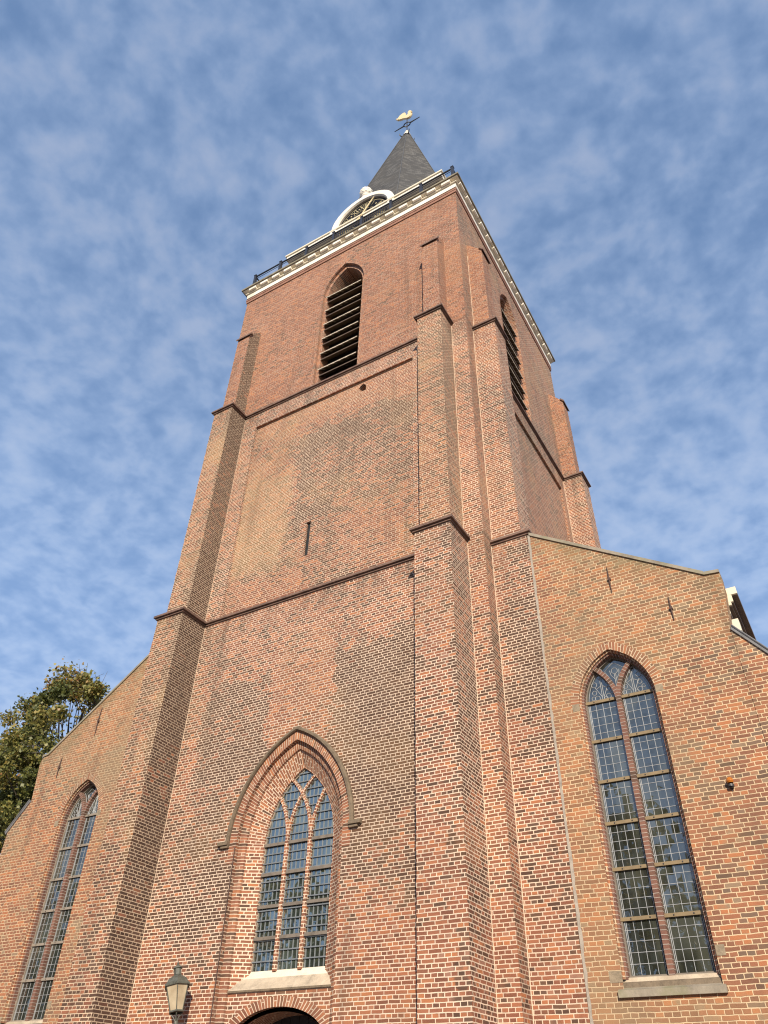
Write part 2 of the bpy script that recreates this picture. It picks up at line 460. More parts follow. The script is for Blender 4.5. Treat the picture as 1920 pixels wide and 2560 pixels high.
class MB:
    def __init__(s):
        s.v = []; s.f = []; s.uv = []; s.mi = []; s.mats = []

    def face(s, pts, uv=None, mat=None, facing=None):
        pts = [Vector(p) for p in pts]
        n = Vector((0, 0, 0))
        for i in range(len(pts)):
            a, b = pts[i], pts[(i+1) % len(pts)]
            n += a.cross(b)
        if uv is None:
            uv = box_uv(pts, n)
        uv = list(uv)
        if facing is not None and n.dot(Vector(facing)) < 0:
            pts.reverse(); uv.reverse()
        k = len(s.v)
        s.v += pts
        s.f.append(list(range(k, k+len(pts))))
        s.uv.append(uv)
        if mat is not None and mat not in s.mats:
            s.mats.append(mat)
        s.mi.append(s.mats.index(mat) if mat is not None else 0)

    def box(s, x0, x1, y0, y1, z0, z1, mat=None, skip=''):
        P = lambda a, b, c: (a, b, c)
        F = {'w': ([P(x0, y0, z0), P(x1, y0, z0), P(x1, y0, z1), P(x0, y0, z1)], (0, -1, 0)),
             'e': ([P(x0, y1, z0), P(x1, y1, z0), P(x1, y1, z1), P(x0, y1, z1)], (0, 1, 0)),
             'n': ([P(x0, y0, z0), P(x0, y1, z0), P(x0, y1, z1), P(x0, y0, z1)], (-1, 0, 0)),
             's': ([P(x1, y0, z0), P(x1, y1, z0), P(x1, y1, z1), P(x1, y0, z1)], (1, 0, 0)),
             'b': ([P(x0, y0, z0), P(x1, y0, z0), P(x1, y1, z0), P(x0, y1, z0)], (0, 0, -1)),
             't': ([P(x0, y0, z1), P(x1, y0, z1), P(x1, y1, z1), P(x0, y1, z1)], (0, 0, 1))}
        for k, (pts, n) in F.items():
            if k not in skip:
                s.face(pts, mat=mat, facing=n)

    def poly(s, outer, holes, fn, facing, mat=None, uvf=None):
        """flat polygon with holes; fn maps (u, v) to 3D"""
        loops = [[Vector((a, b, 0)) for a, b in outer]] + [[Vector((a, b, 0)) for a, b in h] for h in holes]
        flat = [(p.x, p.y) for l in loops for p in l]
        for tri in tessellate_polygon(loops):
            q = [flat[i] for i in tri]
            s.face([fn(*p) for p in q], uv=[(uvf(*p) if uvf else p) for p in q], mat=mat, facing=facing)

    def rail(s, path, r, n=6, cap=True, mat=None):
        """round tube along a 3D path"""
        path = [Vector(p) for p in path]
        rings = []
        for i, p in enumerate(path):
            a = path[max(0, i-1)]; b = path[min(len(path)-1, i+1)]
            d = (b-a).normalized()
            e = d.cross(Vector((0, 0, 1)) if abs(d.z) < 0.9 else Vector((0, 1, 0))).normalized()
            g = d.cross(e)
            rr = r[i] if isinstance(r, (list, tuple)) else r
            rings.append([p+(e*cos(2*pi*k/n)+g*sin(2*pi*k/n))*rr for k in range(n)])
        for i in range(len(rings)-1):
            for k in range(n):
                s.face([rings[i][k], rings[i][(k+1) % n], rings[i+1][(k+1) % n], rings[i+1][k]], mat=mat)
        if cap:
            s.face(rings[0], mat=mat); s.face(rings[-1], mat=mat)

    def lathe(s, prof, c, n=16, mat=None, phase=0.0):
        for (ra, za), (rb, zb) in zip(prof[:-1], prof[1:]):
            for k in range(n):
                t0, t1 = 2*pi*k/n+phase, 2*pi*(k+1)/n+phase
                P = lambda r, t, z: (c[0]+r*cos(t), c[1]+r*sin(t), c[2]+z)
                q = [P(ra, t0, za), P(ra, t1, za), P(rb, t1, zb), P(rb, t0, zb)]
                if ra < 1e-6: q = [q[0], q[2], q[3]]
                elif rb < 1e-6: q = q[:3]
                s.face(q, mat=mat, facing=(cos((t0+t1)/2), sin((t0+t1)/2), 0.01 if zb >= za else -0.01))

    def build(s, name, mat=None, parent=None, smooth=False, xf=None):
        me = bpy.data.meshes.new(name)
        vs = s.v if xf is None else [xf(p) for p in s.v]
        me.from_pydata([tuple(p) for p in vs], [], s.f)
        ul = me.uv_layers.new(name='UVMap')
        ul.data.foreach_set('uv', [c for f in s.uv for q in f for c in q])
        if s.mats:
            for mm in s.mats:
                me.materials.append(MAT[mm])
            me.polygons.foreach_set('material_index', s.mi)
        else:
            me.materials.append(MAT[mat])
        if smooth:
            me.polygons.foreach_set('use_smooth', [True]*len(s.f))
        me.update()
        o = bpy.data.objects.new(name, me)
        COL.objects.link(o)
        if parent is not None:
            o.parent = parent
        return o


def empty(name, label, cat, group=None):
    o = bpy.data.objects.new(name, None)
    COL.objects.link(o)
    o['label'] = label; o['category'] = cat
    if group:
        o['group'] = group
    return o


def tag(o, label, cat, group=None):
    o['label'] = label; o['category'] = cat
    if group:
        o['group'] = group
    return o


ID = lambda u, d, z: (u, d, z)


def arch_path(x0, zs, e, r, zb=None, n=22):
    """pointed arch: (x, z, path length) from lower left over the apex to lower right.
    Both arc centres lie e beyond the axis; r is the arc radius."""
    a = r-e
    ap = sqrt(r*r-e*e)
    th = atan2(ap, e)
    pts = []
    if zb is not None:
        pts.append((x0-a, zb))
    for i in range(n+1):
        t = th*i/n
        pts.append((x0+e-r*cos(t), zs+r*sin(t)))
    left = pts
    right = [(2*x0-x, z) for x, z in reversed(left[:-1])]
    allp = left+right
    out = []
    s = zb if zb is not None else zs
    for i, p in enumerate(allp):
        if i:
            s += math.hypot(p[0]-allp[i-1][0], p[1]-allp[i-1][1])
        out.append((p[0], p[1], s))
    return out


def mirror_len(path):
    """path length measured up from both feet so that the courses line up left and right"""
    tot = path[-1][2]; s0 = path[0][2]
    return [min(p[2], tot-(p[2]-s0)) for p in path]


def sweep_arch(mb, x0, zs, e, prof, zb, fn, mat=None, n=22, ustart=0.0):
    """skin between concentric arches; prof = [(radius, depth), ...] outer to inner"""
    paths = [arch_path(x0, zs, e, r, zb, n) for r, d in prof]
    ref = mirror_len(paths[0])
    u = ustart
    for k in range(len(prof)-1):
        (ra, da), (rb, db) = prof[k], prof[k+1]
        du = math.hypot(ra-rb, da-db)
        A, B = paths[k], paths[k+1]
        for i in range(len(A)-1):
            q = [fn(A[i][0], da, A[i][1]), fn(A[i+1][0], da, A[i+1][1]), fn(B[i+1][0], db, B[i+1][1]), fn(B[i][0], db, B[i][1])]
            mb.face(q, uv=[(u, ref[i]), (u, ref[i+1]), (u+du, ref[i+1]), (u+du, ref[i])], mat=mat)
        u += du


def arch_poly(x0, zs, e, r, zb, n=22):
    return [(p[0], p[1]) for p in arch_path(x0, zs, e, r, zb, n)]


def bar_path(mb, pts, w_, d0, d1, fn, mat=None):
    """flat bar of width w_ following (x, z) points, from depth d0 (front) to d1"""
    L_, R_ = [], []
    s = [0.0]
    for i, p in enumerate(pts):
        a = pts[max(0, i-1)]; b = pts[min(len(pts)-1, i+1)]
        dx_, dz_ = b[0]-a[0], b[1]-a[1]
        l = math.hypot(dx_, dz_) or 1.0
        nx, nz = -dz_/l*w_/2, dx_/l*w_/2
        L_.append((p[0]+nx, p[1]+nz)); R_.append((p[0]-nx, p[1]-nz))
        if i:
            s.append(s[-1]+math.hypot(p[0]-pts[i-1][0], p[1]-pts[i-1][1]))
    z0 = pts[0][1]
    for i in range(len(pts)-1):
        v0, v1 = z0+s[i], z0+s[i+1]
        mb.face([fn(L_[i][0], d0, L_[i][1]), fn(L_[i+1][0], d0, L_[i+1][1]), fn(R_[i+1][0], d0, R_[i+1][1]), fn(R_[i][0], d0, R_[i][1])],
                uv=[(0, v0), (0, v1), (w_, v1), (w_, v0)], mat=mat)
        for S_ in (L_, R_):
            mb.face([fn(S_[i][0], d0, S_[i][1]), fn(S_[i+1][0], d0, S_[i+1][1]), fn(S_[i+1][0], d1, S_[i+1][1]), fn(S_[i][0], d1, S_[i][1])],
                    uv=[(0, v0), (0, v1), (w_, v1), (w_, v0)], mat=mat)


# ------------------------------------------------------------------ measured dimensions
H = 4.5                      # half width of the tower
LD = 8.911                   # depth of the tower
E0, W1, B1 = 0.386, 0.846, 0.831
E2, W2, B2 = 0.456, 0.729, 0.664
E3, W3, B3 = 0.554, 0.523, 0.490
C = 0.385                    # plane of the aisle fronts
Z1, Z2, Z3, Z3B, ZT = 11.407, 19.095, 23.088, 23.746, 26.45
X0 = 0.035                   # axis of the west window

# ------------------------------------------------------------------ the setting
g = MB()
g.face([(-900, -900, 0), (900, -900, 0), (900, 900, 0), (-900, 900, 0)], facing=(0, 0, 1))
go = g.build('ground', 'pavers')
go['kind'] = 'structure'

# ------------------------------------------------------------------ tower
tower = empty('church_tower', 'tall red brick church tower with stepped buttresses, clock and slate spire', 'tower')
WF = ID                                                   # west face: u = x, d = y
SF = lambda u, d, z: (H-d, u, z)                          # south face: u = y
BX, BS, BE, BR = 0.10, 23.98, 0.83, 1.66                  # belfry opening, west
BYC = 4.13                                                # its centre on the south face
WE, WS = 0.82, 5.90                                       # west window: centre offset, springing

wall = MB()
niche = arch_poly(X0, WS, WE, 2.07, 0.0)
outer = [(-H, 0)] + niche + [(H, 0), (H, ZT), (-H, ZT)]
panelW = [(-2.80, Z1+0.12), (2.80, Z1+0.12), (2.80, 18.49), (-2.80, 18.49)]
belW = arch_poly(BX, BS, BE, BR, Z2+0.10)
zs2 = Z2+0.06
# lower and middle storeys
lo = [(-H, 0)] + niche + [(H, 0), (H, zs2), (-H, zs2)]
wall.poly(lo, [panelW], lambda u, v: WF(u, 0, v), (0, -1, 0), 'brick_wall')
upz = Z2+0.06
belh = arch_poly(BX, BS, BE, BR, upz)
upo = [(-H, upz)] + belh + [(H, upz), (H, ZT), (-H, ZT)]
wall.poly(upo, [], lambda u, v: WF(u, 0, v), (0, -1, 0), 'brick_upper')
# recessed panel with its slit and its small five sided hole
slit = [(-0.419, 12.683), (-0.275, 12.683), (-0.275, 13.79), (-0.419, 13.79)]
pent = [(1.117, 18.403), (1.222, 18.279), (1.216, 18.074), (1.088, 18.071), (0.970, 18.264)]
PD = 0.075
wall.poly(panelW, [slit, pent], lambda u, v: WF(u, PD, v), (0, -1, 0), 'brick_panel')
for P_, a, b in ((panelW, 0, PD), (slit, PD, PD+0.07), (pent, PD, PD+0.2)):
    for i in range(len(P_)):
        p, q = P_[i], P_[(i+1) % len(P_)]
        wall.face([WF(p[0], a, p[1]), WF(q[0], a, q[1]), WF(q[0], b, q[1]), WF(p[0], b, p[1])], mat='brick_wall')
wall.poly(slit, [], lambda u, v: WF(u, PD+0.07, v), (0, -1, 0), 'slit_glass')
wall.poly(pent, [], lambda u, v: WF(u, PD+0.2, v), (0, -1, 0), 'dark_void')
# south face
panS = [(1.55, Z1+0.12), (7.36, Z1+0.12), (7.36, 18.49), (1.55, 18.49)]
wall.poly([(0, 0), (LD, 0), (LD, zs2), (0, zs2)], [panS], lambda u, v: SF(u, 0, v), (1, 0, 0), 'brick_south')
belhS = arch_poly(BYC, BS, BE, BR, upz)
wall.poly([(0, upz)] + belhS + [(LD, upz), (LD, ZT), (0, ZT)], [], lambda u, v: SF(u, 0, v), (1, 0, 0), 'brick_south')
wall.poly(panS, [], lambda u, v: SF(u, PD, v), (1, 0, 0), 'brick_south')
for i in range(4):
    p, q = panS[i], panS[(i+1) % 4]
    wall.face([SF(p[0], 0, p[1]), SF(q[0], 0, q[1]), SF(q[0], PD, q[1]), SF(p[0], PD, p[1])], mat='brick_south')
# north and east faces
wall.face([(-H, 0, 0), (-H, LD, 0), (-H, LD, ZT), (-H, 0, ZT)], mat='brick_wall', facing=(-1, 0, 0))
wall.face([(-H, LD, 0), (H, LD, 0), (H, LD, ZT), (-H, LD, ZT)], mat='brick_wall', facing=(0, 1, 0))
wall.build('wall', None, tower)


# ---- buttresses: built once in a local frame (u along the wall, d out of the wall), then placed
def buttress(place, mats):
    mb = MB()
    jr = random.Random(7)

    def prism(u0, u1, dpt, z0, z1, zt=None, m=None, side=None):
        zt = z1 if zt is None else zt
        n = max(2, int((z1-z0)/0.06))
        zz = [z0+(z1-z0)*i/n for i in range(n+1)]
        jl = [(u0+jr.uniform(-0.007, 0.005), dpt+jr.uniform(-0.006, 0.006)) for _ in zz]
        jt = [(u1+jr.uniform(-0.005, 0.007), dpt+jr.uniform(-0.006, 0.006)) for _ in zz]
        for i in range(n):
            za, zb = zz[i], zz[i+1]
            A = [(jl[i][0], jl[i][1], za), (jt[i][0], jt[i][1], za), (jt[i+1][0], jt[i+1][1], zb), (jl[i+1][0], jl[i+1][1], zb)]
            mb.face([place(*p) for p in A], uv=[(p[0], p[2]) for p in A], mat=m)
            for uu, jj in ((u0, jl), (u1, jt)):
                ta = za if zt == z1 else za+(zt-z1)*(za-z0)/(z1-z0)
                tb_ = zb if zt == z1 else zb+(zt-z1)*(zb-z0)/(z1-z0)
                A = [(uu, 0, ta), (jj[i][0], jj[i][1], za), (jj[i+1][0], jj[i+1][1], zb), (uu, 0, tb_)]
                mb.face([place(*p) for p in A], uv=[(p[1], p[2]) for p in A], mat=(side or m))
        A = [(u0, dpt, z1), (u1, dpt, z1), (u1, 0, zt), (u0, 0, zt)]
        mb.face([place(*p) for p in A], uv=[(p[0], p[1]) for p in A], mat='string_brick')
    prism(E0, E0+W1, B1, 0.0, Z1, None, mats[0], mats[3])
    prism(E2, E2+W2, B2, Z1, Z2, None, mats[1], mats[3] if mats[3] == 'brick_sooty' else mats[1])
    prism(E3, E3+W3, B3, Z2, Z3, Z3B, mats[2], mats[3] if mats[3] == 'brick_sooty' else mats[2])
    return mb


ax = lambda u, d, z: (H-u, -d, z)                # west face, south end
ax2 = lambda u, d, z: (-H+u, -d, z)              # west face, north end
ay = lambda u, d, z: (H+d, u, z)                 # south face, west end
ay2 = lambda u, d, z: (H+d, LD-u, z)             # south face, east end
by = lambda u, d, z: (-H-d, u, z)
by2 = lambda u, d, z: (-H-d, LD-u, z)
std = ('brick_buttress', 'brick_golden', 'brick_upper', 'brick_buttress')
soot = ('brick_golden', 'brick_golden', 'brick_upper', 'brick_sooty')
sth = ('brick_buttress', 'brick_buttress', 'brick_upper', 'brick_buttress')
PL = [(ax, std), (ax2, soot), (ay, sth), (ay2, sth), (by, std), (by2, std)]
for pf, mt in PL:
    bo = buttress(pf, mt).build('buttress', None, tower)
    # weathered string mould round the buttress at both set-offs, and the cap
    def band(tr, u0, u1, dd, z0, z1, o):
        A0 = (u0-o, u1+o, dd+o)
        for (ua, ub, da, db) in ((A0[0], A0[1], A0[2], dd-0.012), (A0[0], u0+0.012, dd-0.012, 0.002), (u1-0.012, A0[1], dd-0.012, 0.002)):
            cs = [(ua, da), (ub, da), (ub, db), (ua, db)]
            bot = [pf(a_, b_, z0) for a_, b_ in cs]
            top = [pf(a_, b_, z1) for a_, b_ in cs]
            tr.face(bot); tr.face(top)
            for i in range(4):
                tr.face([bot[i], bot[(i+1) % 4], top[(i+1) % 4], top[i]])
    for (u0, u1, dd, zz) in ((E0, E0+W1, B1, Z1), (E2, E2+W2, B2, Z2)):
        tr = MB()
        band(tr, u0, u1, dd, zz+0.005, zz+0.050, 0.035)
        band(tr, u0, u1, dd, zz+0.050, zz+0.105, 0.080)
        tr.build('string_moulding', 'string_brick', bo)
    tr = MB()
    # cap: thin slab along the front edge of the sloped top
    cs = [(E3-0.05, B3+0.06), (E3+W3+0.05, B3+0.06), (E3+W3+0.05, B3-0.07), (E3-0.05, B3-0.07)]
    sl = (Z3B-Z3)/B3
    bot = [pf(a_, b_, Z3+(B3-b_)*sl-0.03) for a_, b_ in cs]
    top = [pf(a_, b_, Z3+(B3-b_)*sl+0.05) for a_, b_ in cs]
    tr.face(bot); tr.face(top)
    for i in range(4):
        tr.face([bot[i], bot[(i+1) % 4], top[(i+1) % 4], top[i]])
    tr.build('buttress_cap', 'string_brick', bo)

# pale mortar lines in the re-entrant corners
for jb in ((H-E0+0.002, H-E0+0.014, -0.005, 0.004, 0, Z1), (H-E2+0.002, H-E2+0.013, -0.005, 0.004, Z1+0.11, Z2),
           (-H+E0+W1+0.002, -H+E0+W1+0.013, -0.005, 0.004, 0, Z1), (-H+E2+W2+0.002, -H+E2+W2+0.011, -0.005, 0.004, Z1+0.11, Z2),
           (H-0.004, H+0.014, C-0.006, C-0.002, 0, Z1), (H-0.004, H+0.012, C+0.062, C+0.068, Z1+0.11, Z2),
           (H-0.004, H+0.011, C+0.160, C+0.166, Z2+0.11, Z3), (H-0.004, H+0.012, LD-E2-W2-0.008, LD-E2-W2-0.002, Z1, Z2)):
    mj = MB()
    mj.box(*jb)
    mj.build('mortar_joint', 'mortar', tower)

# string courses on the wall faces between the buttresses
for zz, o1 in ((Z1, E0+W1), (Z2, E2+W2)):
    for side_ in 'ws':
        sc = MB()
        for za, zb, oo in ((zz+0.005, zz+0.050, 0.035), (zz+0.050, zz+0.105, 0.080)):
            if side_ == 'w':
                sc.box(-H+o1, H-o1, -oo, 0.003, za, zb)
            else:
                sc.box(H-0.003, H+oo, o1, LD-o1, za, zb)
        sc.build('string_course', 'string_brick', tower)

# brick corbel under the cornice
cb = MB()
for o, za, zb, m in ((0.035, ZT-0.20, ZT-0.07, 'corbel_brick'), (0.05, ZT-0.07, ZT+0.02, 'corbel_brick'), (0.012, ZT+0.02, ZT+0.10, 'string_brick')):
    cb.box(-H-o, H+o, -o, LD+o, za, zb, m)
cb.build('brick_corbel', None, tower)

# white cornice with its modillions
cor = MB()
for o, za, zb, m in ((0.045, 26.55, 26.80, 'white_paint'), (0.10, 26.80, 26.84, 'cream_paint'), (0.185, 26.955, 26.985, 'white_paint'),
                     (0.235, 26.985, 27.07, 'lip_lead')):
    cor.box(-H-o, H+o, -o, LD+o, za, zb, m)
cor.box(-H-0.06, H+0.06, -0.06, LD+0.06, 26.84, 26.955, 'cream_paint')
cornice = cor.build('cornice', None, tower)


def modillion(cx, cy, axis, sg):
    mb = MB()
    w_, dp = 0.165, 0.125
    if axis == 'x':
        y1_ = cy; y0_ = cy+sg*dp
        mb.box(cx-w_, cx+w_, min(y0_, y1_), max(y0_, y1_), 26.84, 26.953)
    else:
        x1_ = cx; x0_ = cx+sg*dp
        mb.box(min(x0_, x1_), max(x0_, x1_), cy-w_, cy+w_, 26.84, 26.953)
    return mb


for i in range(16):
    cx = -4.22+0.563*i
    modillion(cx, -0.061, 'x', -1).build('modillion', 'white_paint', cornice)
    cy = 0.235+0.563*i
    modillion(H+0.061, cy, 'y', 1).build('modillion', 'white_paint', cornice)

# ---- west window niche
nb = MB()
sweep_arch(nb, X0, WS, WE, [(2.07, 0.0), (2.07, 0.09)], 0.0, WF, 'brick_arch')
sweep_arch(nb, X0, WS, WE, [(2.07, 0.09), (1.985, 0.10), (1.93, 0.125), (1.92, 0.17)], 0.0, WF, 'brick_header')
sweep_arch(nb, X0, WS, WE, [(1.92, 0.17), (1.66, 0.33), (1.64, 0.335), (1.64, 0.40)], 3.3, WF, 'brick_splay')
nb.build('window_niche', None, tower)
ring = MB()
sweep_arch(ring, X0, WS, WE, [(2.245, -0.004), (2.07, -0.004), (2.07, 0.003)], WS-0.35, WF, 'brick_header')
ring.build('brick_arch', None, tower)
hood = MB()
sweep_arch(hood, X0, WS, WE, [(2.322, 0.003), (2.322, -0.045), (2.298, -0.075), (2.255, -0.075), (2.24, -0.045), (2.24, 0.003)], WS+0.06, WF)
for sgn in (-1, 1):
    xa = X0+sgn*(2.235-WE); xb = X0+sgn*(2.49-WE)
    hood.box(min(xa, xb), max(xa, xb), -0.09, 0.002, WS-0.005, WS+0.058)
    xc = X0+sgn*(2.42-WE)
    hood.box(min(xa, xc), max(xa, xc), -0.06, 0.002, WS-0.055, WS-0.006)
hood.build('hood_mould', 'hood_stone', tower)

win = MB()
win.poly(arch_poly(X0, WS, WE, 1.645, 3.74), [], lambda u, v: WF(u, 0.40, v), (0, -1, 0))
wwin = win.build('window', 'tower_glass', tower)
trc = MB()
gl0, gl1 = X0-0.82, X0+0.82
mulls = (X0-0.273, X0+0.273)
for mx in mulls:
    bar_path(trc, [(mx, 3.74), (mx, WS)], 0.074, 0.335, 0.41, WF)
    for sgn in (-1, 1):
        pts = []
        cxx = mx+sgn*1.64
        for i in range(40):
            th = i*0.03
            x = cxx-sgn*1.64*cos(th); z = WS+1.64*sin(th)
            if (x-X0)*sgn > 0:
                lim = WS+sqrt(max(0.0, 1.64**2-(abs(x-X0)+WE)**2)) if abs(x-X0) < 0.82 else WS
            else:
                lim = WS+sqrt(max(0.0, 1.64**2-(abs(x-X0)+WE)**2)) if abs(x-X0) < 0.82 else WS
            pts.append((x, z))
            if z > lim:
                break
        bar_path(trc, pts, 0.054, 0.335+0.003*sgn, 0.41, WF)
trc.build('tracery', 'brick_splay', wwin)
frm = MB()
sweep_arch(frm, X0, WS, WE, [(1.64, 0.385), (1.615, 0.385), (1.615, 0.41)], 3.74, WF)
frm.build('window_frame', 'frame_grey', wwin)


def arch_top(x, x0, zs, e, r):
    a = r-e
    return zs+sqrt(max(0.0, r*r-(abs(x-x0)+e)**2)) if abs(x-x0) < a else None


lat = MB()
x = gl0+0.0975
while x < gl1-0.03:
    zt = arch_top(x, X0, WS, WE, 1.63)
    if zt and min(abs(x-m) for m in mulls) > 0.02:
        lat.box(x-0.0042, x+0.0042, 0.386, 0.402, 3.74, zt)
    x += 0.0975
lat.build('lead_came', 'came_mid', wwin)
sb = MB()
z = 3.74+0.17
while z < 7.25:
    # nearest structural transom is drawn below; these are the thin saddle bars
    hw = 0.82 if z < WS else sqrt(1.64**2-(z-WS)**2)-WE
    if hw > 0.05:
        sb.box(X0-hw, X0+hw, 0.370, 0.388, z-0.010, z+0.010)
    z += 0.1655
sb.build('saddle_bar', 'came_dark', wwin)
for zz in (5.90, 5.36, 4.80, 4.275):
    edges = [gl0, mulls[0]-0.043, mulls[0]+0.043, mulls[1]-0.043, mulls[1]+0.043, gl1]
    for k in range(3):
        tb = MB()
        tb.box(edges[2*k], edges[2*k+1], 0.345, 0.372, zz-0.028, zz+0.028)
        tb.build('transom', 'bar_grey', wwin)

# sill
sl_ = MB()
zf0, zf1, zg = 3.425, 3.455, 3.765
yf, yg_ = 0.135, 0.385
xl0, xr0 = X0-1.095, X0+1.095
xl1, xr1 = X0-0.83, X0+0.83
ym = yg_-0.10; zm = zf1+(zg-zf1)*(ym-yf)/(yg_-yf)
tm = (ym-yf)/(yg_-yf)
xlm, xrm = xl0+(xl1-xl0)*tm, xr0+(xr1-xr0)*tm
sl_.face([(xl0, yf, zf1), (xr0, yf, zf1), (xrm, ym, zm), (xlm, ym, zm)], facing=(0, -1, 1), mat='sandstone')
sl_.face([(xlm, ym, zm), (xrm, ym, zm), (xr1, yg_, zg), (xl1, yg_, zg)], facing=(0, -1, 1), mat='sill_white')
sl_.face([(xl0, yf, zf0), (xr0, yf, zf0), (xr0, yf, zf1), (xl0, yf, zf1)], facing=(0, -1, 0), mat='hood_stone')
sl_.face([(xl0, yf, zf0), (xr0, yf, zf0), (xr0, 0.2, zf0), (xl0, 0.2, zf0)], facing=(0, 0, -1), mat='hood_stone')
sl_.build('window_sill', None, wwin)

# brickwork under the sill and the doorway
dr = MB()
dxc, dza, daw = X0+0.03, 2.66, 1.00


def ell(a, h, n=30, x0=dxc, z0=dza):
    return [(x0-a*cos(pi*i/n), z0+h*sin(pi*i/n)) for i in range(n+1)]


din = ell(daw, 0.53)
dr.poly([(X0-1.10, 0)] + [(dxc-daw, 0)] + din + [(dxc+daw, 0)] + [(X0+1.10, 0), (X0+1.10, 3.44), (X0-1.10, 3.44)], [],
        lambda u, v: WF(u, 0.17, v), (0, -1, 0), 'brick_splay')
dout = [(min(max(x, X0-1.09), X0+1.09), z) for x, z in ell(1.19, 0.68)]
s = 0.0
for i in range(30):
    a, b, c_2, d_2 = din[i], din[i+1], dout[i+1], dout[i]
    l = math.hypot(b[0]-a[0], b[1]-a[1])
    dr.face([WF(a[0], 0.162, a[1]), WF(b[0], 0.162, b[1]), WF(c_2[0], 0.162, c_2[1]), WF(d_2[0], 0.162, d_2[1])],
            uv=[(0, s), (0, s+l), (0.16, s+l), (0.16, s)], mat='brick_header', facing=(0, -1, 0))
    dr.face([WF(a[0], 0.162, a[1]), WF(b[0], 0.162, b[1]), WF(b[0], 0.26, b[1]), WF(a[0], 0.26, a[1])],
            uv=[(0, s), (0, s+l), (0.1, s+l), (0.1, s)], mat='brick_header')
    s += l
din2 = [(x, z-0.03) for x, z in ell(daw-0.05, 0.50)]
path = [(dxc-daw+0.05, 0)] + din2 + [(dxc+daw-0.05, 0)]
for i in range(len(path)-1):
    a, b = path[i], path[i+1]
    dr.face([WF(a[0], 0.26, a[1]), WF(b[0], 0.26, b[1]), WF(b[0], 0.85, b[1]), WF(a[0], 0.85, a[1])], mat='brick_arch')
doorway = dr.build('doorway', None, tower)
d2 = MB()
for k in range(10):
    xa = dxc-daw+0.05+k*0.19
    d2.box(xa+0.004, xa+0.186, 0.80, 0.86, 0.0, 3.2)
d2.build('door', 'door_wood', doorway)

lc = MB()
lc.rail([(X0-1.262, -0.02, 0.0), (X0-1.262, -0.02, 3.0), (X0-1.258, -0.018, 5.84)], 0.010, 5)
lc.build('lightning_conductor', 'rust_iron', tower)


# ---- belfry openings
def belfry(fn, xc, face, mname):
    mb = MB()
    sweep_arch(mb, xc, BS, BE, [(BR+0.075, -0.004), (BR, -0.004), (BR, 0.11)], upz, fn, 'brick_header')
    sweep_arch(mb, xc, BS, BE, [(BR, 0.11), (BR-0.115, 0.11), (BR-0.115, 1.0)], upz, fn, 'brick_header')
    o = mb.build('louvre_window', None, tower)
    a = BR-0.115-BE
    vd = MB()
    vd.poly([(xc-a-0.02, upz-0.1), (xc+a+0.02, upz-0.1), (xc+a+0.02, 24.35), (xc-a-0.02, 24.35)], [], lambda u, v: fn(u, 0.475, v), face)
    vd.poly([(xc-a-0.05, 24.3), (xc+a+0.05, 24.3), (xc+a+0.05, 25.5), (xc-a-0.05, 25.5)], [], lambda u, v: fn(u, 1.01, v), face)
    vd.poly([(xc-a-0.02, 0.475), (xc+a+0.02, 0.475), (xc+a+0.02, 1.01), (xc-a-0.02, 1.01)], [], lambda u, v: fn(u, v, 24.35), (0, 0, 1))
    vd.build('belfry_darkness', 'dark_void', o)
    for zz in (23.86, 23.06, 22.30, 21.53, 20.76, 19.97):
        lv = MB()
        d0, d1, dz_ = 0.02, 0.46, 0.40
        q = lambda u, t, off: fn(u, d0+(d1-d0)*t, zz+dz_*t+off)
        ua, ub = xc-a+0.004, xc+a-0.004
        lv.face([q(ua, 0, 0), q(ub, 0, 0), q(ub, 1, 0), q(ua, 1, 0)], mat='old_wood')
        lv.face([q(ua, 0, 0.045), q(ub, 0, 0.045), q(ub, 1, 0.045), q(ua, 1, 0.045)], mat='old_wood')
        lv.face([q(ua, 0, 0), q(ub, 0, 0), q(ub, 0, 0.045), q(ua, 0, 0.045)], mat='edge_wood')
        q2 = lambda u, t, off: fn(u, 0.10+0.36*t, zz-0.20+0.34*t+off)
        lv.face([q2(ua, 0, 0), q2(ub, 0, 0), q2(ub, 1, 0), q2(ua, 1, 0)], mat='brown_paint')
        lv.face([q2(ua, 0, 0.035), q2(ub, 0, 0.035), q2(ub, 1, 0.035), q2(ua, 1, 0.035)], mat='brown_paint')
        lv.face([q2(ua, 0, 0), q2(ub, 0, 0), q2(ub, 0, 0.035), q2(ua, 0, 0.035)], mat='brown_paint')
        for k in range(6):
            uu = ua+(ub-ua)*(k+0.55)/6.2
            A = [q(uu-0.012, 0, -0.02), q(uu+0.012, 0, -0.02), q(uu+0.012, 0.42, -0.02), q(uu-0.012, 0.42, -0.02)]
            Bv = [q(uu-0.012, 0, 0), q(uu+0.012, 0, 0), q(uu+0.012, 0.42, 0), q(uu-0.012, 0.42, 0)]
            lv.face(A, mat='edge_wood')
            for i in range(4):
                lv.face([A[i], A[(i+1) % 4], Bv[(i+1) % 4], Bv[i]], mat='edge_wood')
        lv.build('louvre', None, o)


belfry(WF, BX, (0, -1, 0), 'west')
belfry(SF, BYC, (1, 0, 0), 'south')

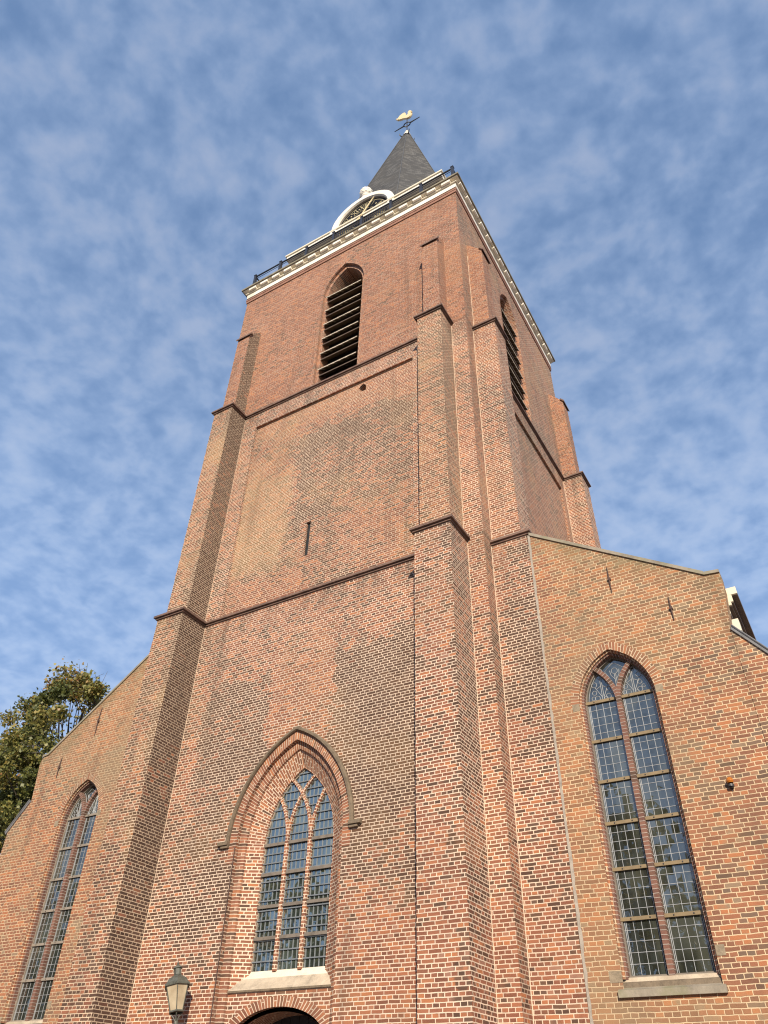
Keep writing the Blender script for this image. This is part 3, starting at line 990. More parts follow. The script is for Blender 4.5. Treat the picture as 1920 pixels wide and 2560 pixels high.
# ---- gallery, attic, clock, spire
AH, AC = 3.50, LD/2
at_b = MB()
at_b.box(-AH, AH, AC-AH, AC+AH, 27.07, 29.74, 'zinc')
for k in range(8):
    for zz in (27.5, 28.2):
        pass
for sx in (-1, 1):
    at_b.box(sx*AH-0.04, sx*AH+0.03, AC-AH-0.03, AC-AH+0.04, 27.07, 29.52, 'white_paint')
for xa_, xb_ in ((-AH+0.22, -1.62), (1.78, AH-0.22)):
    at_b.box(xa_, xb_, AC-AH-0.015, AC-AH+0.01, 28.30, 28.335, 'white_paint')
attic = at_b.build('attic', None, tower)
ac = MB()
for o, za, zb, m in ((0.16, 29.745, 30.00, 'white_paint'), (0.21, 30.00, 30.09, 'cream_paint')):
    ac.box(-AH-o, AH+o, AC-AH-o, AC+AH+o, za, zb, m)
ac.build('attic_cornice', None, attic)

CX, CZ, CY = 0.07, 30.04, 0.90
clk = MB()


def disc_pt(r, t, y=CY):
    """t clockwise from XII"""
    return (CX+r*sin(t), y, CZ+r*cos(t))


N_ = 48
fo = MB()
yF = 0.76
for i in range(24):
    t0, t1 = -pi/2+pi*i/24, -pi/2+pi*(i+1)/24
    for ra, ya, rb, yb in ((1.19, 0.83, 1.23, yF), (1.23, yF, 1.45, yF), (1.45, yF, 1.50, 0.80), (1.50, 0.80, 1.50, 1.5)):
        fo.face([disc_pt(ra, t0, ya), disc_pt(ra, t1, ya), disc_pt(rb, t1, yb), disc_pt(rb, t0, yb)])
for sx in (-1, 1):
    a, b = CX+sx*1.22, CX+sx*1.52
    fo.box(min(a, b), max(a, b), yF, 1.0, 29.74, CZ)
clock_frame = fo.build('clock_gable', 'white_paint', tower)
rv = MB()
for i in range(N_):
    t0, t1 = 2*pi*i/N_, 2*pi*(i+1)/N_
    rv.face([disc_pt(1.165, t0, CY-0.01), disc_pt(1.165, t1, CY-0.01), disc_pt(1.19, t1, 0.83), disc_pt(1.19, t0, 0.83)])
rv.build('dial_surround', 'frame_grey', clock_frame)
df_ = MB()
df_.poly([(CX+1.18*sin(2*pi*i/N_), CZ+1.18*cos(2*pi*i/N_)) for i in range(N_)], [], lambda u, v: (u, CY, v), (0, -1, 0))
clock = df_.build('clock', 'clock_blue', tower)


def ringband(r0, r1, y):
    gd = MB()
    for i in range(N_):
        t0, t1 = 2*pi*i/N_, 2*pi*(i+1)/N_
        gd.face([disc_pt(r0, t0, y), disc_pt(r0, t1, y), disc_pt(r1, t1, y), disc_pt(r1, t0, y)], facing=(0, -1, 0))
    gd.build('dial_ring', 'gold_paint', clock)


ringband(0.598, 0.615, CY-0.008)
ringband(1.062, 1.078, CY-0.008)
for k in range(12):
    t = 2*pi*(k+0.5)/12
    c0 = disc_pt(0.84, t, CY-0.008)
    gd = MB()
    gd.face([(c0[0]+0.042*cos(q*pi/3), c0[1], c0[2]+0.042*sin(q*pi/3)) for q in range(6)], facing=(0, -1, 0))
    gd.build('hour_dot', 'gold_paint', clock)
ROM = ['XII', 'I', 'II', 'III', 'IIII', 'V', 'VI', 'VII', 'VIII', 'IX', 'X', 'XI']
SG = {'I': [((0, -0.5), (0, 0.5), 0.036)], 'V': [((-0.30, 0.5), (0, -0.5), 0.042), ((0, -0.5), (0.30, 0.5), 0.020)],
      'X': [((-0.30, 0.5), (0.30, -0.5), 0.042), ((-0.30, -0.5), (0.30, 0.5), 0.020)]}
WD = {'I': 0.078, 'V': 0.20, 'X': 0.21}
for k, txt in enumerate(ROM):
    nm = MB()
    t = 2*pi*k/12
    tot = sum(WD[ch] for ch in txt)
    xx = -tot/2
    er = Vector((sin(t), 0, cos(t))); et = Vector((cos(t), 0, -sin(t)))
    o = Vector(disc_pt(0.84, t, CY-0.009))
    for ch in txt:
        xc = xx+WD[ch]/2
        for (ax_, ay_), (bx_, by_), wd in SG[ch]:
            hh = 0.34
            kx = WD[ch]/0.62 if ch != 'I' else 1.0
            a = o+et*(xc+ax_*kx*0.95)+er*(ay_*hh); b = o+et*(xc+bx_*kx*0.95)+er*(by_*hh)
            d = (b-a).normalized(); nn = Vector((d.z, 0, -d.x))*wd*0.42
            nm.face([a-nn, b-nn, b+nn, a+nn], facing=(0, -1, 0))
        xx += WD[ch]
    nm.build('numeral', 'gold_paint', clock)


def hand(name, t, y, pts):
    mb = MB()
    er = Vector((sin(t), 0, cos(t))); et = Vector((cos(t), 0, -sin(t)))
    o = Vector((CX, y, CZ))
    f = lambda r, w_, dy: o+er*r+et*w_+Vector((0, dy, 0))
    for (ra, wa), (rb, wb) in zip(pts[:-1], pts[1:]):
        for dy in (0.0, 0.03):
            mb.face([f(ra, -wa, dy), f(rb, -wb, dy), f(rb, wb, dy), f(ra, wa, dy)])
        for sg in (-1, 1):
            mb.face([f(ra, sg*wa, 0), f(rb, sg*wb, 0), f(rb, sg*wb, 0.03), f(ra, sg*wa, 0.03)])
    mb.build(name, 'gold', clock)


hand('minute_hand', radians(30), 0.76, [(-0.42, 0.03), (-0.36, 0.09), (-0.20, 0.10), (-0.10, 0.045), (0, 0.075), (0.10, 0.045), (0.75, 0.032), (0.80, 0.05), (0.86, 0.03), (1.05, 0.018), (1.12, 0.004)])
hand('hour_hand', radians(92), 0.81, [(-0.25, 0.03), (-0.18, 0.07), (-0.08, 0.05), (0.05, 0.06), (0.40, 0.045), (0.46, 0.11), (0.55, 0.10), (0.62, 0.035), (0.70, 0.005)])
hub = MB()
hub.lathe([(0.0, -0.16), (0.06, -0.16), (0.07, 0.0)], (0, 0, 0), 12)
hub.build('clock_hub', 'gold', clock, xf=lambda p: Vector((CX+p.x, CY+p.z, CZ+p.y)))
# roof of the clock gable, running back to the spire
dm = MB()
for i in range(24):
    t0, t1 = -pi/2+pi*i/24, -pi/2+pi*(i+1)/24
    dm.face([disc_pt(1.50, t0, 0.9), disc_pt(1.50, t1, 0.9), disc_pt(1.50, t1, 3.0), disc_pt(1.50, t0, 3.0)])
dm.build('gable_roof', 'lead', clock_frame)
# carved pine cone on top of the gable
fn_ = MB()
prof = [(0.0, -0.50), (0.20, -0.50), (0.20, -0.44), (0.12, -0.40), (0.10, -0.34), (0.17, -0.27)]
for i in range(13):
    t = -0.85+i*(pi/2+0.85)/12
    prof.append((0.285*cos(t), 0.285*sin(t)))
fn_.lathe([(max(r, 0.0), z) for r, z in prof], (0.09, 0.98, 32.06), 18)
for j in range(6):
    for k in range(12):
        th = 2*pi*(k+0.5*(j % 2))/12; ph = -0.5+j*0.34
        c = Vector((0.09+0.28*cos(ph)*cos(th), 0.98+0.28*cos(ph)*sin(th), 32.06+0.28*sin(ph)))
        n_ = Vector((cos(ph)*cos(th), cos(ph)*sin(th), sin(ph)))
        e1 = Vector((-sin(th), cos(th), 0)); e2 = n_.cross(e1)
        s_ = 0.05*cos(ph)+0.012
        tip = c+n_*0.025
        q = [c+e1*s_, c+e2*s_, c-e1*s_, c-e2*s_]
        for i in range(4):
            fn_.face([q[i], q[(i+1) % 4], tip])
fn_.build('pine_cone_finial', 'white_paint', clock_frame)

SX = 0.095
sp = MB()
za, zb, RS = 45.2, 30.0, 3.80
ztop = 44.35
for k in range(8):
    t0, t1 = radians(22.5+45*k), radians(22.5+45*(k+1))
    P = lambda t, z: (SX+RS*(za-z)/(za-zb)*sin(t), AC-RS*(za-z)/(za-zb)*cos(t), z)
    q = [P(t0, zb), P(t1, zb), P(t1, ztop), P(t0, ztop)]
    wv_ = RS*0.383
    k2 = (za-ztop)/(za-zb)
    sp.face(q, uv=[(-wv_+k*5, 0), (wv_+k*5, 0), (wv_*k2+k*5, 14.9), (-wv_*k2+k*5, 14.9)])
spire = sp.build('spire', 'slate', tower)
for k in range(8):
    hp = MB()
    t = radians(22.5+45*k)
    hp.rail([(SX+(RS+0.01)*sin(t), AC-(RS+0.01)*cos(t), zb), (SX+0.23*sin(t), AC-0.23*cos(t), ztop)], 0.020, 5)
    hp.build('ridge_lead', 'dark_lead', spire)
cp = MB()
cp.lathe([(0.26, -0.05), (0.245, 0.02), (0.17, 0.28), (0.135, 0.36), (0.15, 0.37), (0.15, 0.41), (0.115, 0.42), (0.075, 0.60), (0.09, 0.62), (0.09, 0.66), (0.05, 0.68), (0.03, 0.78), (0, 0.79)], (SX, AC, ztop), 14)
cp.build('lead_cap', 'white_paint', spire)
for k in (1, 3, 5, 7):
    hk = MB()
    t = radians(45*k)
    f = lambda r, z: (SX+r*sin(t), AC-r*cos(t), z)
    hk.rail([f(0.25, ztop-0.15), f(0.36, ztop-0.12), f(0.43, ztop+0.0), f(0.42, ztop+0.15)], [0.03, 0.035, 0.03, 0.012], 5)
    hk.build('spire_hook', 'iron', spire)

# gallery railing
rl = bpy.data.objects.new('gallery_railing', None)
COL.objects.link(rl)
rl.parent = tower
GY = 0.05
gx = 4.43


def side_pts(a, b, n):
    return [tuple(a[i]+(b[i]-a[i])*k/n for i in range(2)) for k in range(n+1)]


corners = [(-gx, GY), (gx, GY), (gx, LD-GY), (-gx, LD-GY)]
posts = []
for i in range(4):
    P_ = side_pts(corners[i], corners[(i+1) % 4], 7)
    posts += P_[:-1]
pm = MB()
pm.box(-0.048, 0.048, -0.048, 0.048, 0, 1.10)
pm.box(-0.060, 0.060, -0.060, 0.060, 1.10, 1.14)
pm.box(-0.03, 0.03, 0.055, 0.30, 0.0, 0.05)
p0 = pm.build('railing_post', 'railing_paint', rl)
for i, (px, py) in enumerate(posts):
    o = p0 if i == 0 else p0.copy()
    if i:
        COL.objects.link(o)
        o.parent = rl
    o.location = (px, py, 27.07)
for i in range(4):
    a, b = corners[i], corners[(i+1) % 4]
    for zz, r in ((28.12, 0.034), (27.96, 0.012), (27.25, 0.012)):
        h_ = MB()
        h_.rail([(a[0], a[1], zz), (b[0], b[1], zz)], r, 6)
        h_.build('handrail' if zz > 28 else 'railing_bar', 'railing_paint', rl)
for k in range(27):
    bl = MB()
    xx = -0.60+k*0.0935
    bl.box(xx-0.010, xx+0.010, GY-0.01, GY+0.01, 27.25, 28.12)
    bl.build('baluster', 'railing_paint', rl)

# ------------------------------------------------------------------ weather vane
vane = empty('weather_vane', 'gilded cockerel weather vane on an iron cross at the spire top', 'weather vane')
rod = MB()
rod.rail([(SX, AC, ztop+0.75), (SX, AC, 46.85)], 0.030, 8)
rod.build('rod', 'iron', vane)
cr = MB()
cr.rail([(SX-0.82, AC, 45.95), (SX-0.20, AC, 45.95)], [0.022, 0.042], 6)
cr.rail([(SX+0.20, AC, 45.95), (SX+0.82, AC, 45.95)], [0.042, 0.022], 6)
cr.rail([(SX+0.20*cos(t*pi/8), AC+0.10*sin(t*pi/8), 45.95) for t in range(17)], 0.032, 6, cap=False)
cr.build('cross_bar', 'iron', vane)
ROO = [(0.44, 47.27), (0.37, 47.42), (0.30, 47.51), (0.20, 47.50), (0.145, 47.36), (0.16, 47.20), (0.105, 47.10), (0.06, 47.12), (0.04, 47.28), (0.03, 47.47),
       (-0.03, 47.62), (-0.13, 47.67), (-0.24, 47.65), (-0.36, 47.60), (-0.45, 47.48), (-0.51, 47.36), (-0.61, 47.42), (-0.63, 47.34), (-0.56, 47.22), (-0.50, 47.13),
       (-0.46, 47.16), (-0.42, 47.05), (-0.32, 47.00), (-0.17, 46.92), (-0.02, 46.80), (0.10, 46.68), (0.22, 46.64), (0.34, 46.70), (0.42, 46.84), (0.45, 46.98),
       (0.36, 47.12), (0.37, 47.20), (0.43, 47.19)]
rooster = MB()
# a body with thickness: full outline at the middle plane, smaller outlines on both sides
for sgn in (-1, 1):
    cx_ = sum(p[0] for p in ROO)/len(ROO); cz_ = sum(p[1] for p in ROO)/len(ROO)
    inner = []
    n_ = len(ROO)
    for i, p in enumerate(ROO):
        a, b = ROO[i-1], ROO[(i+1) % n_]
        dx_, dz_ = b[0]-a[0], b[1]-a[1]
        l = math.hypot(dx_, dz_)
        inner.append((p[0]-dz_/l*0.022*-1*-1, p[1]+dx_/l*0.022*-1*-1))
    area = sum(ROO[i][0]*ROO[(i+1) % n_][1]-ROO[(i+1) % n_][0]*ROO[i][1] for i in range(n_))
    if area < 0:
        inner = [(2*p[0]-q[0], 2*p[1]-q[1]) for p, q in zip(ROO, inner)]
    for i in range(n_):
        j = (i+1) % n_
        rooster.face([(ROO[i][0], AC, ROO[i][1]), (ROO[j][0], AC, ROO[j][1]), (inner[j][0], AC+sgn*0.06, inner[j][1]), (inner[i][0], AC+sgn*0.06, inner[i][1])])
    rooster.poly(inner, [], lambda u, v: (u, AC+sgn*0.06, v), (0, sgn, 0))
rooster.build('cockerel', 'gold', vane)

# ------------------------------------------------------------------ aisles
AB = [7.50, 6.80, 6.115, 5.45, 4.775, 4.09]


def aisle(side):
    s = side
    south = s > 0
    if south:
        root = empty('church_aisle', 'brick church aisle carrying the orange lamp, with grey mortar seam beside the tower', 'church aisle')
    else:
        root = empty('church_aisle', 'brick church aisle half hidden by the sooty buttress, autumn trees behind it', 'church aisle')
    wx = 6.535 if south else -6.705
    zo = 0.0 if south else -0.12
    if south:
        gab = [(5.372, 0), (8.58, 0), (8.60, 8.16), (8.70, 9.0), (8.705, 9.296), (8.454, 9.321), (5.372, 11.37)]
    else:
        gab = [(5.36, 0), (8.66, 0), (8.70, 7.964), (8.837, 8.99), (8.79, 9.163), (8.568, 9.192), (5.36, 11.52)]
    gab = [(s*x, z) for x, z in gab]
    we, wr, wsz = 0.35, 1.01, 7.40+zo
    op = arch_poly(wx, wsz, we, wr, 3.17+zo)
    op2 = [(wx-0.68, 2.2), (wx+0.66, 2.2), (wx+0.66, 3.09+zo), (wx-0.68, 3.09+zo)]
    mb = MB()
    f = lambda u, v: (u, C, v)
    mb.poly(gab, [op], f, (0, -1, 0), 'brick_aisle')
    mb.poly(gab, [op], lambda u, v: (u, C+0.32, v), (0, 1, 0), 'brick_aisle')
    for i in range(1, len(gab)):
        a, b = gab[i], gab[(i+1) % len(gab)]
        mb.face([(a[0], C, a[1]), (b[0], C, b[1]), (b[0], C+0.32, b[1]), (a[0], C+0.32, a[1])], mat='brick_aisle')
    # side and back walls
    xo = s*8.45
    mb.box(min(s*4.5, xo), max(s*4.5, xo), C+0.33, 24.0, 0, 8.0, 'brick_aisle', skip='tw')
    mb.build('wall', None, root)
    # roof behind the gable
    rf = MB()
    z_in, z_out = (11.2, 8.85) if south else (11.25, 8.8)
    rf.face([(s*5.0, C+0.34, z_in), (s*8.62, C+0.34, z_out), (s*8.62, 24, z_out), (s*5.0, 24, z_in)], facing=(0, 0, 1))
    rf.build('roof', 'slate', root)
    # coping stones on the gable
    cpn = MB()
    pa, pb, pc = gab[-1], gab[-2], gab[-3]
    for (a, b, t_) in ((pa, pb, 0.075), (pb, pc, 0.06)):
        lo_ = [(a[0], C-0.03, a[1]-0.004), (b[0], C-0.03, b[1]-0.004), (b[0], C+0.38, b[1]-0.004), (a[0], C+0.38, a[1]-0.004)]
        hi_ = [(p[0], p[1], p[2]+t_) for p in lo_]
        cpn.face(lo_); cpn.face(hi_)
        for i in range(4):
            cpn.face([lo_[i], lo_[(i+1) % 4], hi_[(i+1) % 4], hi_[i]])
    cpn.build('coping', 'coping_stone', root)
    # corner buttress
    cbm = MB()
    if south:
        q = [(8.575, 0), (9.27, 0), (9.27, 7.25), (8.60, 8.16)]
        yb = C-0.012
    else:
        q = [(-8.66, 0), (-9.25, 0), (-9.263, 7.276), (-8.70, 7.964)]
        yb = C-0.005
    cbm.poly(q, [], lambda u, v: (u, yb, v), (0, -1, 0), 'brick_aisle')
    for i in (1, 2, 3):
        a, b = q[i], q[(i+1) % 4]
        cbm.face([(a[0], yb, a[1]), (b[0], yb, b[1]), (b[0], C+0.5, b[1]), (a[0], C+0.5, a[1])], mat='brick_aisle')
    co = cbm.build('corner_buttress', None, root)
    cc = MB()
    a, b = q[3], (q[2][0]+s*0.03, q[2][1]-0.04)
    for (y0_, y1_, t_, m) in ((yb-0.03, C+0.52, 0.05, 'lead'),):
        lo_ = [(a[0], y0_, a[1]), (b[0], y0_, b[1]), (b[0], y1_, b[1]), (a[0], y1_, a[1])]
        hi_ = [(p[0]+s*0.03, p[1], p[2]+t_) for p in lo_]
        cc.face(lo_, mat=m); cc.face(hi_, mat=m)
        for i in range(4):
            cc.face([lo_[i], lo_[(i+1) % 4], hi_[(i+1) % 4], hi_[i]], mat=m)
    for y_ in (yb-0.035, C+0.2):
        cc.rail([(a[0]+s*0.03, y_, a[1]+0.06), (b[0]+s*0.03, y_, b[1]+0.06)], 0.016, 5, mat='lead')
    cc.build('lead_flashing', None, co)
    # window: voussoir ring, orders, glass
    wn = MB()
    sweep_arch(wn, wx, wsz, we, [(wr+0.15, C-0.004), (wr, C-0.004), (wr, C+0.05)], wsz-0.02, WF, 'brick_voussoir')
    sweep_arch(wn, wx, wsz, we, [(wr, C), (wr-0.004, C+0.045), (wr-0.030, C+0.05), (wr-0.030, C+0.085)], 3.32+zo, WF, 'brick_voussoir')
    sweep_arch(wn, wx, wsz, we, [(wr-0.030, C+0.085), (wr-0.062, C+0.09), (wr-0.062, C+0.24)], 3.32+zo, WF, 'brick_purple')
    wo_ = wn.build('window', None, root)
    gr = wr-0.055
    yg = C+0.215
    gm = MB()
    gm.poly(arch_poly(wx, wsz, we, gr, 3.33+zo), [], lambda u, v: (u, yg, v), (0, -1, 0))
    gm.build('window_glass', 'window_glass', wo_)
    hw = gr-we
    fm = MB()
    sweep_arch(fm, wx, wsz, we, [(gr-0.004, yg-0.03), (gr-0.030, yg-0.03), (gr-0.030, yg+0.002)], 3.33+zo, WF)
    fm.box(wx-hw, wx+hw, yg-0.035, yg, 3.33+zo, 3.375+zo)
    fm.build('window_frame', 'frame_grey' if not south else 'bar_grey', wo_)
    # mullion that forks into a Y
    ml = MB()
    bar_path(ml, [(wx, 3.33+zo), (wx, wsz-0.02)], 0.086, yg-0.10, yg+0.01, WF, 'brick_purple')
    for sg in (-1, 1):
        pts = []
        for i in range(40):
            th = i*0.03
            x = wx+sg*gr-sg*gr*cos(th)*1.0; z = wsz-0.02+gr*sin(th)
            pts.append((x, z))
            tp = arch_top(x, wx, wsz, we, gr)
            if tp is None or z > tp:
                break
        bar_path(ml, pts, 0.078, yg-0.10+0.003*sg, yg+0.01, WF, 'brick_purple')
    ml.build('mullion', None, wo_)
    # leaded lattice
    lt = MB()
    fx = lambda xa, xb, za_, zb_: lt.box(xa, xb, yg-0.006, yg+0.004, za_, zb_)
    zlow = 3.375+zo
    ztop_ = AB[0]+zo
    wA = 0.0058
    lights = [(wx-hw+0.03, wx-0.045), (wx+0.045, wx+hw-0.03)]
    for la, lb in lights:
        wl = lb-la
        for k in range(1, 4):
            xx = la+wl*(0.045+0.91*k/4)
            fx(xx-wA/2, xx+wA/2, zlow, ztop_)
        for xx in (la+0.018, la+0.040, lb-0.018, lb-0.040):
            fx(xx-0.004, xx+0.004, zlow, min(ztop_, wsz+0.1))
        lv_ = [3.375+zo] + [z_+zo for z_ in reversed(AB)]
        for za_, zb_ in zip(lv_[:-1], lv_[1:]):
            for k in range(1, 5):
                zz = za_+(zb_-za_)*k/5
                lt.box(la, lb, yg-0.0065, yg+0.004, zz-wA/2, zz+wA/2)
    # flower figures in the heads of the lights
    tube = lambda pts: lt.rail([(p[0], yg-0.004, p[1]) for p in pts], 0.0055, 4, cap=False)
    circ = lambda cx_, cz_, r: tube([(cx_+r*cos(2*pi*i/12), cz_+r*sin(2*pi*i/12)) for i in range(13)])
    for (la, lb), sg in zip(lights, (1, -1)):
        cxm = (la+lb)/2+sg*0.035
        z0 = ztop_+0.03
        k = 0.235
        tube([(cxm-0.016, z0), (cxm-0.012, z0+0.46)])
        tube([(cxm+0.016, z0), (cxm+0.012, z0+0.46)])
        circ(cxm, z0+0.53, 0.058)
        circ(cxm-0.125, z0+0.30, 0.048)
        circ(cxm+0.125, z0+0.33, 0.048)
        for cx2, cz2, r in ((-0.17, 0.05, 0.035), (-0.10, 0.04, 0.045), (0.10, 0.05, 0.045), (0.17, 0.10, 0.03), (-0.14, 0.15, 0.04), (0.12, 0.19, 0.04), (0.05, 0.02, 0.03)):
            circ(cxm+cx2, z0+cz2, r)
        for s2 in (-1, 1):
            tube([(cxm+s2*0.015, z0+0.05), (cxm+s2*0.07, z0+0.16), (cxm+s2*0.12, z0+0.25)])
            tube([(cxm+s2*0.015, z0+0.38), (cxm+s2*0.05, z0+0.42), (cxm+s2*0.075, z0+0.50)])
            tube([(cxm+s2*0.015, z0+0.26), (cxm+s2*0.09, z0+0.22)])
        # border line parallel to the arch
        bp = []
        for i in range(14):
            zz = z0+i*0.045
            xx = wx-sg*(sqrt(max(0.0, gr**2-max(0.0, zz-wsz)**2))-we-0.055)
            if (xx-cxm)*sg < 0.02:
                bp.append((xx, zz))
        if len(bp) > 2:
            tube(bp)
        bp = []
        for i in range(14):
            zz = z0+i*0.045
            xx = wx-sg*(gr-sqrt(max(0.0, gr**2-max(0.0, zz-wsz)**2))+0.075)
            if (xx-cxm)*sg > -0.01:
                bp.append((xx, zz))
        if len(bp) > 2:
            tube(bp)
    zc = wsz+0.62
    circ(wx, zc, 0.055)
    tube([(wx-0.012, zc-0.30), (wx-0.012, zc-0.055)]); tube([(wx+0.012, zc-0.30), (wx+0.012, zc-0.055)])
    for s2 in (-1, 1):
        tube([(wx+s2*0.012, zc-0.16), (wx+s2*0.07, zc-0.08), (wx+s2*0.085, zc+0.02)])
        tube([(wx, zc-0.36), (wx+s2*0.10, zc-0.13), (wx+s2*0.175, zc+0.02), (wx+s2*0.06, zc+0.12), (wx, zc+0.16)])
    lt.build('lead_came', 'came', wo_)
    # flat saddle bars with bolts
    for z_ in AB:
        for la, lb in lights:
            br = MB()
            zz = z_+zo
            br.box(la-0.03, lb+0.03, yg-0.040, yg-0.016, zz-0.025, zz+0.025, 'bar_ochre' if south else 'frame_grey')
            for tt in (0.25, 0.78):
                xx = la+(lb-la)*tt
                br.box(xx-0.008, xx+0.008, yg-0.050, yg-0.040, zz-0.008, zz+0.008, 'iron')
            br.build('saddle_bar', None, wo_)
    # sill
    si = MB()
    zs_ = 3.32+zo
    xa, xb = (wx-0.735, wx+0.70) if south else (wx-0.70, wx+0.735)
    y_f = C-0.055
    prof = [(y_f, zs_-0.225), (y_f, zs_-0.140), (C+0.01, zs_-0.118), (C+0.035, zs_-0.105), (C+0.05, zs_-0.045), (C+0.085, zs_-0.03), (C+0.10, zs_+0.02), (C+0.23, zs_+0.05)]
    for (ya, za_), (yb_, zb_) in zip(prof[:-1], prof[1:]):
        m = 'coping_stone' if za_ < zs_-0.11 else ('hood_stone' if za_ < zs_-0.04 else 'sandstone')
        inn = 0.03 if za_ > zs_-0.13 else 0.0
        si.face([(xa+inn, ya, za_), (xb-inn, ya, za_), (xb-inn, yb_, zb_), (xa+inn, yb_, zb_)], mat=m, facing=(0, -1, 0.3))
    si.face([(xa, y_f, zs_-0.225), (xb, y_f, zs_-0.225), (xb, C+0.1, zs_-0.225), (xa, C+0.1, zs_-0.225)], mat='coping_stone', facing=(0, 0, -1))
    for xx in (xa, xb):
        si.face([(xx, y_f, zs_-0.225), (xx, y_f, zs_-0.145), (xx, C+0.01, zs_-0.125), (xx, C+0.01, zs_-0.225)], mat='coping_stone')
    si.build('window_sill', None, wo_)
    # blocks of tufa let into the jambs
    for (bx, bz, bw, bh) in ((wx+0.66, wsz-0.03, 0.13, 0.12), (wx-0.66-0.13, wsz-0.08, 0.13, 0.13), (wx+0.665, 3.52+zo, 0.12, 0.13), (wx-0.66-0.18, 3.28+zo, 0.18, 0.14)):
        tb = MB()
        tb.box(bx, bx+bw, C-0.005, C+0.02, bz, bz+bh)
        tb.build('stone_block', 'tufa', root)
    # iron wall anchors
    anchors = [(6.82, 9.47, 10.05), (7.77, 8.59, 9.07)] if south else [(-6.90, 9.39, 10.19), (-7.95, 8.46, 9.01)]
    for xx, z0, z1 in anchors:
        an = MB()
        zm = (z0+z1)/2
        an.rail([(xx, C-0.02, z0), (xx, C-0.035, zm-0.02), (xx, C-0.035, zm+0.02), (xx, C-0.02, z1)], [0.007, 0.014, 0.014, 0.007], 6)
        an.box(xx-0.028, xx+0.028, C-0.045, C+0.01, zm-0.022, zm+0.022)
        an.build('wall_anchor', 'rust_iron', root)
    return root


south_aisle = aisle(1)
north_aisle = aisle(-1)
# ragged mortar seam where the south aisle meets the tower
sm = MB()
random.seed(5)
pts = []
n = 90
for i in range(n+1):
    z = 11.38*i/n
    pts.append((z, 5.333+0.004, 5.378+random.uniform(-0.008, 0.014)))
for i in range(n):
    (za_, a0, b0), (zb_, a1, b1) = pts[i], pts[i+1]
    sm.face([(a0, C-0.012, za_), (b0, C-0.012, za_), (b1, C-0.012, zb_), (a1, C-0.012, zb_)], facing=(0, -1, 0))
    sm.face([(b0, C-0.012, za_), (b0, C+0.03, za_), (b1, C+0.03, zb_), (b1, C-0.012, zb_)])
sm.build('mortar_seam', 'seam_mortar', south_aisle)
# eaves cornice along the south side of the south aisle
ec = MB()
y0 = 0.72
for (x1_, za_, zb_, m) in ((8.66, 8.62, 8.78, 'brown_paint'), (8.72, 8.78, 8.84, 'brown_paint'), (8.76, 8.84, 8.98, 'brown_paint'), (8.86, 8.98, 9.12, 'brown_paint')):
    ec.box(8.40, x1_, y0, 24, za_, zb_, m)
    ec.box(8.40, x1_+0.004, y0-0.05, y0-0.001, za_+0.002, zb_-0.002, 'cream_paint')
for yy in (0.85, 2.3):
    ec.box(8.46, 8.74, yy, yy+0.22, 8.36, 8.60, 'cream_paint')
ec.build('eaves_cornice', None, south_aisle)
dp = MB()
dp.rail([(8.60, 1.45, 0), (8.60, 1.45, 8.3), (8.62, 1.40, 8.62)], 0.06, 10)
dp.build('downpipe', 'zinc', south_aisle)

# orange lamp on the south aisle
wl = empty('warning_light', 'small orange glass warning lamp on the bare brick aisle wall', 'lamp')
b = MB()
b.lathe([(0.0, -0.05), (0.045, -0.05), (0.045, -0.015), (0.0, -0.015)], (0, 0, 0), 12)
b.build('base', 'iron', wl, xf=lambda p: Vector((7.955+p.x, C-0.045+p.y, 5.70+p.z)))
b = MB()
b.lathe([(0.040, -0.014)]+[(0.052*cos(t*pi/16), 0.01+0.062*sin(t*pi/16)) for t in range(9)], (0, 0, 0), 14)
b.build('dome', 'orange_glass', wl, smooth=True, xf=lambda p: Vector((7.955+p.x, C-0.060+p.y, 5.715+p.z)))
b = MB()
b.box(7.93, 7.98, C-0.06, C+0.01, 5.635, 5.650)
b.box(7.945, 7.965, C-0.012, C+0.008, 5.60, 5.66)
b.build('bracket', 'iron', wl)

# ------------------------------------------------------------------ lantern on the tower wall
ln = empty('wall_lantern', 'old bronze street lantern with yellowed glass below the hood of the west window', 'lantern')
ln['label'] = 'old bronze lantern with yellowed glass beside the doorway arch'
ln.location = (-1.668, -0.40, 3.05)
ln.rotation_euler = (0, radians(-11.5), 0)
ln.scale = (0.80, 0.80, 0.96)


def hexa(prof, n=6, ph=radians(13)):
    mb = MB()
    mb.lathe(prof, (0, 0, 0), n, phase=ph)
    return mb


hexa([(0.145, 0.085), (0.258, 0.47)]).build('glass', 'lantern_glass', ln)
fr = MB()
for k in range(6):
    t = radians(13)+2*pi*k/6
    fr.rail([(0.148*cos(t), 0.148*sin(t), 0.08), (0.262*cos(t), 0.262*sin(t), 0.475)], 0.010, 5)
fr.lathe([(0.135, 0.055), (0.175, 0.06), (0.165, 0.085), (0.14, 0.09)], (0, 0, 0), 6, phase=radians(13))
fr.build('frame', 'bronze', ln)
hexa([(0.25, 0.472), (0.300, 0.465), (0.305, 0.49), (0.265, 0.52), (0.215, 0.585), (0.12, 0.635), (0.085, 0.655)]).build('hood', 'bronze', ln)
ch = MB()
ch.lathe([(0.088, 0.655), (0.082, 0.665), (0.078, 0.755), (0.105, 0.765), (0.100, 0.785), (0.05, 0.815), (0.02, 0.83), (0.026, 0.845), (0.012, 0.87), (0.0, 0.915)], (0, 0, 0), 14)
ch.build('chimney', 'bronze', ln)
st = MB()
for k in range(4):
    t = radians(45+90*k)
    st.rail([(0.03*cos(t), 0.03*sin(t), -0.06), (0.05*cos(t), 0.05*sin(t), -0.02), (0.13*cos(t), 0.13*sin(t), 0.06)], 0.012, 5)
